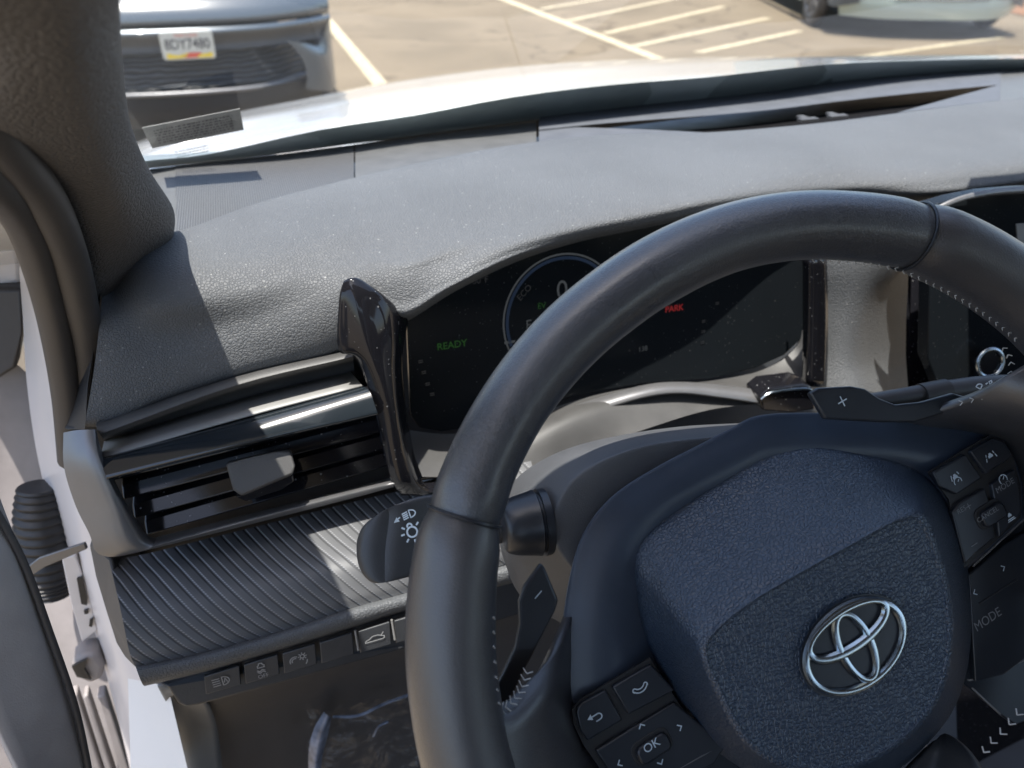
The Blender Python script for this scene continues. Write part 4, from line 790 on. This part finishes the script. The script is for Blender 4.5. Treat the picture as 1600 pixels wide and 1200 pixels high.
glyph('minus_mark', [[(-.9, 0), (.9, 0)]], uw(1522, 851), EX * .0022, EY * .0022, WN, M['markdim'], b7, .22)
b8 = wbtn('mode_button', [(1541, 756), (1577, 732), (1585, 760), (1588, 801), (1553, 838), (1548, 790)], HB)
glyph('icon', [arc(0, 0, 1, 215, -35, 16), [(0, 0), (.5, .6)]] + [[(.8 * math.cos(a), .8 * math.sin(a)), (1.0 * math.cos(a), 1.0 * math.sin(a))] for a in [math.radians(q) for q in (0, 45, 90, 135, 180)]], uw(1567, 749), EX * .0024, EY * .0024, WN, M['mark'], b8, .2)
text('lettering', 'MODE', uw(1570, 759), EX, EY, WN, .0042, M['markdim'], b8)
glyph('following_icon', [[(-1, -.9), (1, -.9)], [(-1.2, -1.3), (1.2, -1.3)]], uw(1577, 805), EX * .0021, EY * .0021, WN, M['mark'], b8, .25, fills=[gl_car])
prism('cancel_groove', hrect(1543, 803, .0170, .0115, h=HB - .001), WN * .0016, M['dark'], sw, .0003)
b9 = prism('cancel_button', hrect(1543, 803, .0145, .0085, h=HB - .002), WN * .0050, M['button'], sw, .0012)
text('lettering', 'CANCEL', uw(1543, 804, HB + .0030), EX, EY, WN, .0036, M['markdim'], b9)
tube('silver_line', [(1620, 795, 'w', -.040), (1594, 817, 'w', -.040), (1547, 860, 'w', -.040), (1520, 885, 'w', -.040)], .0005, M['silver'], sw, 3, 8)
tube('silver_line', [(1130, 1170, 'w', -.040), (1113, 1172, 'w', -.038), (1048, 1208, 'w', -.038)], .0005, M['silver'], sw, 3, 8)
b10 = wbtn('volume_button', [(1505, 895), (1560, 850), (1660, 790), (1680, 960), (1560, 1050), (1515, 1062)], -.048, .004)
for px, py, a in ((1567, 887, -90), (1523, 926, 90)):
    ca, sa = math.cos(math.radians(a)), math.sin(math.radians(a))
    glyph('arrow_mark', [[(x * ca - y * sa, x * sa + y * ca) for x, y in ((-.7, -.35), (0, .4), (.7, -.35))]], uw(px, py, -.048), EX * .0022, EY * .0022, WN, M['mark'], b10, .22)
text('lettering', 'MODE', uw(1543, 968, -.048), EX, EY, WN, .0068, M['markdim'], b10, sx=.9)
tube('button_seam', [(1530, 943, 'w', -.0478), (1590, 905, 'w', -.0478)], .0004, M['soft'], b10, 2, 6)
# lower spoke and its trim
wbtn('lower_trim', [(1440, 720), (1590, 780), (1720, 800), (1720, 1080), (1580, 1130), (1562, 1118), (1512, 1075), (1400, 1000)], -.062, .003, mat='button')
wbtn('lower_trim', [(900, 1130), (1000, 1000), (1200, 1100), (1400, 1200), (1400, 1300), (950, 1300)], -.064, .003, mat='button')
tube('silver_line', [(1512, 1062, 'w', -.050), (1525, 1060, 'w', -.050), (1610, 1028, 'w', -.050), (1700, 995, 'w', -.050)], .0005, M['silver2'], sw, 3, 8)
tube('silver_line', [(1519, 1075, 'w', -.050), (1563, 1116, 'w', -.050)], .0005, M['silver2'], sw, 3, 8)
grid('lower_spoke', [[(1420, 1200, 'w', -.045), (1470, 1150, 'w', -.045), (1500, 1160, 'w', -.035), (1530, 1200, 'w', -.02), (1560, 1260, 'w', -.01)], [(1380, 1260, 'w', -.045), (1440, 1260, 'w', -.04), (1480, 1260, 'w', -.03), (1520, 1280, 'w', -.02), (1550, 1300, 'w', -.01)]], M['soft'], sw, 4, 4, thick=.004)
# paddles
pdl = prism('shift_paddle', [(846, 880, 'w', -.030), (852, 888, 'w', -.030), (873, 938, 'w', -.030), (868, 955, 'w', -.030), (845, 1000, 'w', -.030), (822, 1045, 'w', -.030), (803, 1085, 'w', -.030), (790, 1102, 'w', -.030), (776, 1105, 'w', -.030), (768, 1098, 'w', -.030), (770, 1080, 'w', -.030), (786, 1052, 'w', -.030), (805, 1012, 'w', -.030), (812, 975, 'w', -.030), (811, 940, 'w', -.030), (820, 915, 'w', -.030)], -WN * .004, M['button'], sw, .0012)
glyph('minus_mark', [[(-1, 0), (1, 0)]], PW(841, 929, -.0298), (PW(847, 923, -.03) - PW(836, 936, -.03)).normalized() * .0022, WN.cross((PW(847, 923, -.03) - PW(836, 936, -.03)).normalized()) * .0022, WN, M['mark'], pdl, .25)
pdr = prism('shift_paddle', [(1266, 614, 'w', -.030), (1280, 606, 'w', -.030), (1330, 603, 'w', -.030), (1352, 607, 'w', -.030), (1375, 622, 'w', -.030), (1400, 632, 'w', -.030), (1440, 628, 'w', -.030), (1490, 614, 'w', -.030), (1512, 620, 'w', -.030), (1495, 640, 'w', -.030), (1430, 660, 'w', -.030), (1380, 660, 'w', -.030), (1290, 655, 'w', -.030)], -WN * .004, M['button'], sw, .0012)
glyph('plus_mark', [[(-1, 0), (1, 0)], [(0, -1), (0, 1)]], PW(1316, 627, -.0298), EX * .0026, EY * .0026, WN, M['mark'], pdr, .22)
# stitching: pairs of short threads making a herringbone
def stitches(path, spacing, ln, rad_, spread, name='stitching'):
    geos = []; P = cr(path, 12)
    acc = 0; last = P[0]
    for i in range(1, len(P)):
        acc += (P[i] - P[i - 1]).length
        if acc >= spacing:
            acc = 0; t = (P[i] - P[i - 1]).normalized(); vw = (CP - P[i]).normalized(); s_ = t.cross(vw).normalized()
            for sg in (-1, 1):
                a = P[i] + vw * .0008; b = a + s_ * sg * ln * spread + t * ln * .7 + vw * .0001
                geos.append(tube_geo([a, a.lerp(b, .5) + vw * .0004, b], rad_ * random.uniform(.85, 1.15), 6))
    return merged(name, geos, M['thread'], sw)
def inner(d, off=0., hh=0.):
    R_, r_ = rprof(d % 360); return wpt(d, R_ - r_ * math.cos(off), r_ * math.sin(off) + hh)
stitches([inner(d, -.12) for d in (88, 82, 76, 70, 64, 58, 52, 46)], .0036, .0021, .0002, .5)
stitches([PW(1560, 535, -.002), PW(1576, 556, -.004), PW(1580, 580, -.006), PW(1566, 605, -.010), PW(1534, 620, -.014), PW(1494, 631, -.02)], .0040, .0020, .00024, .6)
stitches([PW(776, 1108, .004), PW(793, 1103, 0), PW(812, 1080, -.004), PW(824, 1050, -.010)], .0026, .0026, .00026, .8)
stitches([inner(d, .5) for d in (166, 172, 178, 181)], .0046, .0016, .00022, .3)
stitches([PW(1528, 1190, -.004), PW(1545, 1165, 0), PW(1570, 1140, .004), PW(1600, 1105, .006), PW(1640, 1070, .008)], .0050, .0028, .00032, .6)

# ================================================================== DOOR SIDE
jm = empty('door_jamb', 'sunlit white painted body pillar and sill of the open driver door', 'door frame')
grid('jamb_panel', [[(40, 340, 'y', .50), (60, 420, 'y', .50), (90, 540, 'y', .50), (130, 680, 'y', .50), (165, 850, 'y', .48), (215, 1020, 'y', .45), (300, 1210, 'y', .42), (330, 1330, 'y', .40)],
                    [(38, 380, 'y', .52), (50, 450, 'y', .52), (65, 560, 'y', .52), (90, 700, 'y', .52), (125, 850, 'y', .50), (165, 980, 'y', .47), (235, 1210, 'y', .44), (260, 1330, 'y', .42)],
                    [(30, 420, 'y', .57), (36, 500, 'y', .57), (42, 600, 'y', .57), (60, 720, 'y', .57), (95, 850, 'y', .55), (140, 960, 'y', .52), (205, 1210, 'y', .48), (220, 1330, 'y', .46)]], M['jamb'], jm, 6, 4)
tag(from_py('sill_strip', [PY(200, 1060, .40), PY(262, 1072, .385), PY(300, 1230, .36), PY(205, 1230, .38)], [(0, 1, 2, 3)], M['white'], jm, sm=False))
dr = empty('car_door', 'open driver door seen edge on with grey inner trim and dark hinge hardware', 'car door')
grid('inner_trim', [[(-60, 600, 'y', .36), (-10, 760, 'y', .35), (30, 870, 'y', .34), (75, 990, 'y', .33), (115, 1110, 'y', .32), (140, 1220, 'y', .31)], [(-60, 640, 'y', .35), (-30, 800, 'y', .34), (10, 880, 'y', .33), (50, 1000, 'y', .32), (90, 1120, 'y', .31), (115, 1220, 'y', .30)], [(-100, 700, 'y', .33), (-80, 850, 'y', .32), (-60, 950, 'y', .31), (-40, 1050, 'y', .30), (0, 1150, 'y', .29), (40, 1230, 'y', .28)]], M['doorgrey'], dr, 5, 5, thick=.003)
grid('door_shell', [[(-60, 560, 'y', .62), (10, 560, 'y', .62), (60, 600, 'y', .62)], [(-60, 800, 'y', .60), (20, 800, 'y', .60), (120, 850, 'y', .58)], [(-60, 1000, 'y', .56), (60, 1000, 'y', .56), (170, 1030, 'y', .54)], [(0, 1240, 'y', .52), (120, 1240, 'y', .52), (230, 1240, 'y', .50)]], M['shellgrey'], dr, 5, 5)
prism('mirror_cover', [(-40, 330, 'y', .62), (0, 350, 'y', .62), (38, 388, 'y', .62), (40, 445, 'y', .62), (5, 455, 'y', .62), (-40, 460, 'y', .62)], Vector((0, .05, 0)), M['jamb'], dr, .006)
prism('window_gasket', [(-40, 452, 'y', .61), (36, 450, 'y', .61), (34, 520, 'y', .60), (25, 575, 'y', .60), (0, 592, 'y', .60), (-40, 600, 'y', .60)], Vector((0, .02, 0)), M['rubber'], dr, .003)
bt_ = [PY(28, 815, .545), PY(50, 830, .54), PY(72, 860, .535), PY(88, 900, .53)]
tube('rubber_boot', [PY(60, 760, .55), PY(64, 800, .545), PY(70, 850, .54), PY(76, 900, .535), PY(80, 930, .53)], lambda t: (.017 * (1 + .055 * math.sin(t * 95)) * (.55 + .6 * math.sin(math.pi * (.15 + t * .7))),) * 2, M['dark'], dr, 22, 20)
prism('check_strap', [(40, 888, 'y', .46), (60, 872, 'y', .46), (132, 848, 'y', .46), (136, 858, 'y', .46), (70, 886, 'y', .46), (48, 900, 'y', .46)], Vector((0, .004, -.002)), M['silver'], dr, .0008)
prism('hinge_bracket', [(96, 872, 'y', .50), (118, 868, 'y', .50), (140, 930, 'y', .50), (152, 985, 'y', .50), (128, 1004, 'y', .50), (110, 940, 'y', .50)], Vector((0, .01, 0)), M['jamb'], dr, .001)
for q in ([(120, 905), (128, 902), (136, 935), (136, 946), (127, 944)], [(131, 955), (138, 953), (138, 959), (132, 960)], [(140, 970), (146, 966), (144, 980), (139, 979)]):
    prism('bracket_hole', [(x, y, 'y', .498) for x, y in q], Vector((0, .002, 0)), M['dark'], dr)
prism('hinge', [(110, 1040, 'y', .49), (125, 1026, 'y', .49), (150, 1022, 'y', .49), (164, 1040, 'y', .49), (160, 1062, 'y', .49), (140, 1070, 'y', .49), (118, 1060, 'y', .49)], Vector((0, .02, 0)), M['shellgrey'], dr, .004)
prism('hinge_gap', [(112, 1042, 'y', .487), (136, 1030, 'y', .487), (132, 1046, 'y', .487), (142, 1062, 'y', .487), (120, 1058, 'y', .487)], Vector((0, .002, 0)), M['dark'], dr)
for x0, w_ in ((108, 12), (128, 9), (150, 14)):
    prism('door_rib', [(x0, 1090, 'y', .50), (x0 + w_, 1086, 'y', .50), (x0 + w_ + 48, 1230, 'y', .49), (x0 + 44, 1230, 'y', .49)], Vector((0, .012, 0)), M['shellgrey'], dr, .002)
prism('door_edge', [(62, 690, 'y', .56), (76, 700, 'y', .56), (92, 790, 'y', .55), (104, 860, 'y', .55), (92, 862, 'y', .55)], Vector((0, .01, 0)), M['rubber'], dr, .001)
tube('trim_edge', [(-30, 760, 'y', .345), (32, 868, 'y', .335), (78, 990, 'y', .325), (118, 1108, 'y', .315), (143, 1225, 'y', .305)], .0018, M['rubber'], dr, 5, 10)
# ================================================================== BRAKE PEDAL IN PLASTIC
def wrapmat():
    m = bpy.data.materials.new('clear_film'); m.use_nodes = True; n = m.node_tree; n.nodes.clear()
    o = N(n, 'ShaderNodeOutputMaterial'); t = N(n, 'ShaderNodeBsdfTransparent'); gl = N(n, 'ShaderNodeBsdfGlossy'); gl.inputs['Roughness'].default_value = .16
    tc = N(n, 'ShaderNodeTexCoord'); v = N(n, 'ShaderNodeTexNoise', Scale=22., Detail=5., Distortion=1.5); L(n, tc.outputs['Object'], v.inputs['Vector'])
    bp = N(n, 'ShaderNodeBump', Strength=1., Distance=.03); L(n, v.outputs[0], bp.inputs['Height']); L(n, bp.outputs[0], gl.inputs['Normal'])
    mx = N(n, 'ShaderNodeMixShader'); mx.inputs[0].default_value = .045; L(n, t.outputs[0], mx.inputs[1]); L(n, gl.outputs[0], mx.inputs[2]); L(n, mx.outputs[0], o.inputs[0]); return m
M['film'] = wrapmat()
flm = empty('plastic_film', 'crumpled clear protective film hanging in the dark footwell', 'plastic film')
rws = []
for j in range(6):
    rws.append([PY(484 + i * 36 + random.uniform(-6, 6), 1112 + j * 26 - i * 8 + random.uniform(-5, 5), .44 + random.uniform(-.012, .012)) for i in range(6)])
grid('film_sheet', rws, M['film'], flm, 5, 5)
M['fold'] = plain('film_fold', (.14, .16, .21), .25, noise=.5, nscale=90)
grid('film_fold', [[(506, 1112, 'y', .43), (490, 1140, 'y', .428), (482, 1180, 'y', .426), (484, 1240, 'y', .424)], [(512, 1118, 'y', .425), (502, 1150, 'y', .421), (494, 1190, 'y', .42), (494, 1240, 'y', .42)], [(518, 1120, 'y', .43), (512, 1150, 'y', .428), (503, 1185, 'y', .426), (498, 1240, 'y', .424)]], M['fold'], flm, 5, 4)
tube('film_crease', [(520, 1120, 'y', .43), (560, 1118, 'y', .432), (600, 1100, 'y', .435), (640, 1085, 'y', .44)], lambda t: (.0012, .0006), M['fold'], flm, 6, 8)
tube('film_crease', [(584, 1150, 'y', .43), (592, 1135, 'y', .43), (606, 1128, 'y', .432)], lambda t: (.0012, .001), M['fold'], flm, 6, 8)
from_py('footwell_floor', [(-.1, .1, .35), (.9, .1, .35), (.9, 1.2, .40), (-.1, 1.2, .40), (-.1, 1.2, .9), (.9, 1.2, .9)], [(0, 1, 2, 3), (3, 2, 5, 4)], M['dark'], dash, sm=False)

# ================================================================== PARKED CARS
M['carwhite'] = plain('parked_car_paint', (.075, .09, .105), .25, coat=1, noise=.02, nscale=3)
M['carsilver'] = plain('parked_car_lower_paint', (.07, .09, .11), .3, metal=.2, coat=1, noise=.03, nscale=3)
M['cargreen'] = plain('pale_green_paint', (.42, .50, .46), .25, coat=1, noise=.03, nscale=3)
def honey():
    m, n, b = newmat('grille_mesh'); tc = N(n, 'ShaderNodeTexCoord')
    v = N(n, 'ShaderNodeTexWave', Scale=13., wave_type='BANDS', bands_direction='Z', wave_profile='SIN', Distortion=2.4); v.inputs['Detail'].default_value = 0; v.inputs['Detail Scale'].default_value = 1.3; L(n, tc.outputs['Object'], v.inputs['Vector'])
    r = ramp(n, v.outputs[0], [(.45, (.015, .017, .02)), (.75, (.085, .095, .105))]); L(n, r.outputs[0], b.inputs['Base Color'])
    bp = N(n, 'ShaderNodeBump', Strength=1., Distance=.02); L(n, v.outputs[0], bp.inputs['Height']); L(n, bp.outputs[0], b.inputs['Normal']); b.inputs['Roughness'].default_value = .4; return m
M['honey'] = honey()
def parked(x0, y0, mats, label, name, sx=1.0, rz=0, plate=True):
    c = empty(name, label, 'car', 'cars parked nose toward us'); w = .76 if plate else .92
    c.location = (x0, y0, 0); c.rotation_euler = (0, 0, rz); x0 = y0 = 0
    X = lambda s: x0 + s * w * sx
    S_ = (-1, -.96, -.85, -.6, -.3, 0, .3, .6, .85, .96, 1)
    bow = lambda s, d=.32: d * abs(s) ** 3.2
    def row(z, dy, S=S_, q=1.0, k=.32): return [Vector((X(s * q), y0 + dy + bow(s, k), z)) for s in S]
    grid('hood', [row(.74, .03), row(.80, .12), row(.86, .35, q=.98), row(.95, 1.0, q=.96, k=.1), row(1.0, 1.3, q=.95, k=.1)], mats[0], c, 4, 4)
    grid('bumper_upper', [row(.74, .025), row(.70, -.01), row(.655, -.02), row(.645, .01)], mats[0], c, 4, 3)
    grid('dark_gap', [row(.645, .02), row(.63, .02)], M['dark'], c, 4, 2)
    grid('bumper_bar', [row(.632, -.015), row(.615, -.03), row(.60, -.02)], mats[1], c, 4, 3)
    grid('bumper_band', [row(.60, -.02, q=.99), row(.56, .005, q=.99), row(.53, .0, q=.99)], M['greyplastic'], c, 4, 3)
    gS = (-1, -.8, -.5, 0, .5, .8, 1)
    grid('lower_grille', [row(.53, .01, gS, .70), row(.45, .02, gS, .76), row(.36, .0, gS, .78)], M['honey'], c, 5, 4)
    for sg in (-1, 1):
        P = lambda s, z, dy: Vector((X(sg * s), y0 + dy + bow(s), z))
        grid('corner_panel', [[P(.66, .55, -.015), P(.8, .52, -.03), P(.9, .50, -.02), P(1.0, .62, .0)], [P(.74, .48, -.02), P(.86, .46, -.05), P(.95, .45, -.03), P(1.0, .5, .02)], [P(.78, .38, -.02), P(.88, .36, -.04), P(.96, .34, -.02), P(1.0, .38, .02)], [P(.76, .30, -.01), P(.88, .27, -.01), P(.96, .25, .0), P(1.0, .27, .03)]], mats[1], c, 4, 4)
        V = Vector
        grid('fender', [[V((X(sg), y0 + .34 + t, .66 - .06 * (t > .2 and t < 1.0))) for t in (0, .2, .5, .8, 1.1, 1.4)], [V((X(sg * 1.0), y0 + .34 + t, .80)) for t in (0, .2, .5, .8, 1.1, 1.4)], [V((X(sg * .96), y0 + .36 + t, .87 + .08 * t)) for t in (0, .2, .5, .8, 1.1, 1.4)]], mats[0], c, 3, 3)
        wh = empty('wheel', None, None); wh.parent = c
        cc_ = V((X(sg * .93), y0 + .90, .33)); 
        tube('tyre', [cc_ + V((0, math.cos(a), math.sin(a))) * .27 for a in [k * math.pi / 16 for k in range(32)]], (.065), M['rubber'], wh, 0, 12, True)
        g2 = []
        for k in range(10):
            a = k * math.pi / 5; d = V((0, math.cos(a), math.sin(a))); e = V((0, -math.sin(a), math.cos(a)))
            g2.append(boxg(cc_ + V((sg * .05, 0, 0)) + d * .12, d * .11, e * .018, V((.012, 0, 0))))
        g2.append(tube_geo([cc_ + V((sg * .045, math.cos(a) * .225, math.sin(a) * .225)) for a in [k * math.pi / 16 for k in range(32)]], .014, 8, True))
        merged('rim', g2, M['silver'], wh)
        prism('headlight', [P(.62, .80, .05), P(.96, .82, .10), P(.96, .85, .16), P(.62, .84, .14)], V((0, .03, 0)), M['gloss'], c, .004)
    tube('chrome_lip', row(.345, -.03, gS, .80), .011, M['silver'], c, 5, 10)
    grid('bumper_lower', [row(.345, -.02, gS, .92), row(.26, -.01, gS, .9), row(.17, .03, gS, .86)], M['dark'] if plate else mats[0], c, 5, 4)
    grid('underbody', [row(.17, .03, gS, .86), row(.2, 1.2, gS, .86, 0), row(.2, 4.2, gS, .86, 0)], M['dark'], c, 3, 3)
    for sg in (-1, 1):
        grid('body_side', [[Vector((X(sg * .99), y0 + t, z)) for t in (1.25, 1.6, 2.6, 3.2, 4.3)] for z in (.2, .5, .8, 1.0)], mats[0], c, 3, 3)
    grid('cabin', [[Vector((X(s * q), y0 + yy, z)) for s in (-1, -.9, -.5, 0, .5, .9, 1)] for q, yy, z in ((.93, 1.25, 1.0), (.80, 1.9, 1.38), (.74, 2.4, 1.45), (.74, 3.2, 1.43), (.85, 4.0, 1.1), (.9, 4.4, .95), (.9, 4.45, .4))], M['gloss'], c, 3, 3)
    if not plate: return c
    pl = empty('license_plate', None, None); pl.parent = c
    pc = Vector((x0 + PLX, y0 - .045, .50 + .06)); ex_, ey_ = Vector((1, 0, 0)), Vector((0, -.12, 1)).normalized(); en = Vector((0, -1, -.12)).normalized()
    W2, H2 = .118, .062; P = []
    for sx_2, sy_2, a0 in ((1, 1, 0), (-1, 1, 90), (-1, -1, 180), (1, -1, 270)):
        for i in range(5): a = math.radians(a0 + 22.5 * i); P.append(pc + ex_ * (sx_2 * (W2 - .015) + .015 * math.cos(a)) + ey_ * (sy_2 * (H2 - .015) + .015 * math.sin(a)))
    prism('plate_sheet', P, -en * .006, M['plate'], pl, .001)
    text('plate_number', PLT, pc + ey_ * .006, ex_, ey_, en, .066, M['plateink'], pl, .002, .001, .80)
    text('plate_state', 'MARYLAND', pc + ey_ * .046, ex_, ey_, en, .020, M['platered'], pl, .002)
    for nm, mt, q in (('plate_flag', 'plateyellow', ((-.10, -.055), (-.02, -.055), (.0, -.03), (-.05, -.042), (-.10, -.03))), ('plate_flag', 'platered', ((-.04, -.055), (.03, -.055), (.06, -.032), (.0, -.03))), ('plate_flag', 'plateyellow', ((.03, -.055), (.105, -.055), (.105, -.032), (.05, -.04)))):
        merged(nm, [([pc + ex_ * x + ey_ * y + en * .0016 for x, y in q], [tuple(range(len(q)))])], M[mt], pl)
    return c
M['plate'] = plain('plate_white', (.52, .52, .47), .4); M['plateink'] = plain('plate_ink', (.06, .06, .07), .5); M['platered'] = plain('plate_red', (.6, .10, .06), .5); M['plateyellow'] = plain('plate_yellow', (.75, .55, .05), .5)
PLX = .05; PLT = '8DY7480'
parked(-.25, 4.35, (M['carwhite'], M['carsilver']), 'grey blue sedan with dark mesh lower grille and front plate facing us at top left', 'parked_car')
parked(6.2, 6.4, (M['cargreen'], M['carsilver']), 'pale green sedan parked at an angle beyond the hatched bay at top right', 'parked_car', 1.0, math.radians(-20), False)
vb = from_py('planting_bed', [PZ(1540, 10, .01), PZ(1800, 70, .01), PZ(1900, -40, .01), PZ(1560, -40, .01)], [(0, 1, 2, 3)], M['mulch'], sm=False); tag(vb, kind='structure')
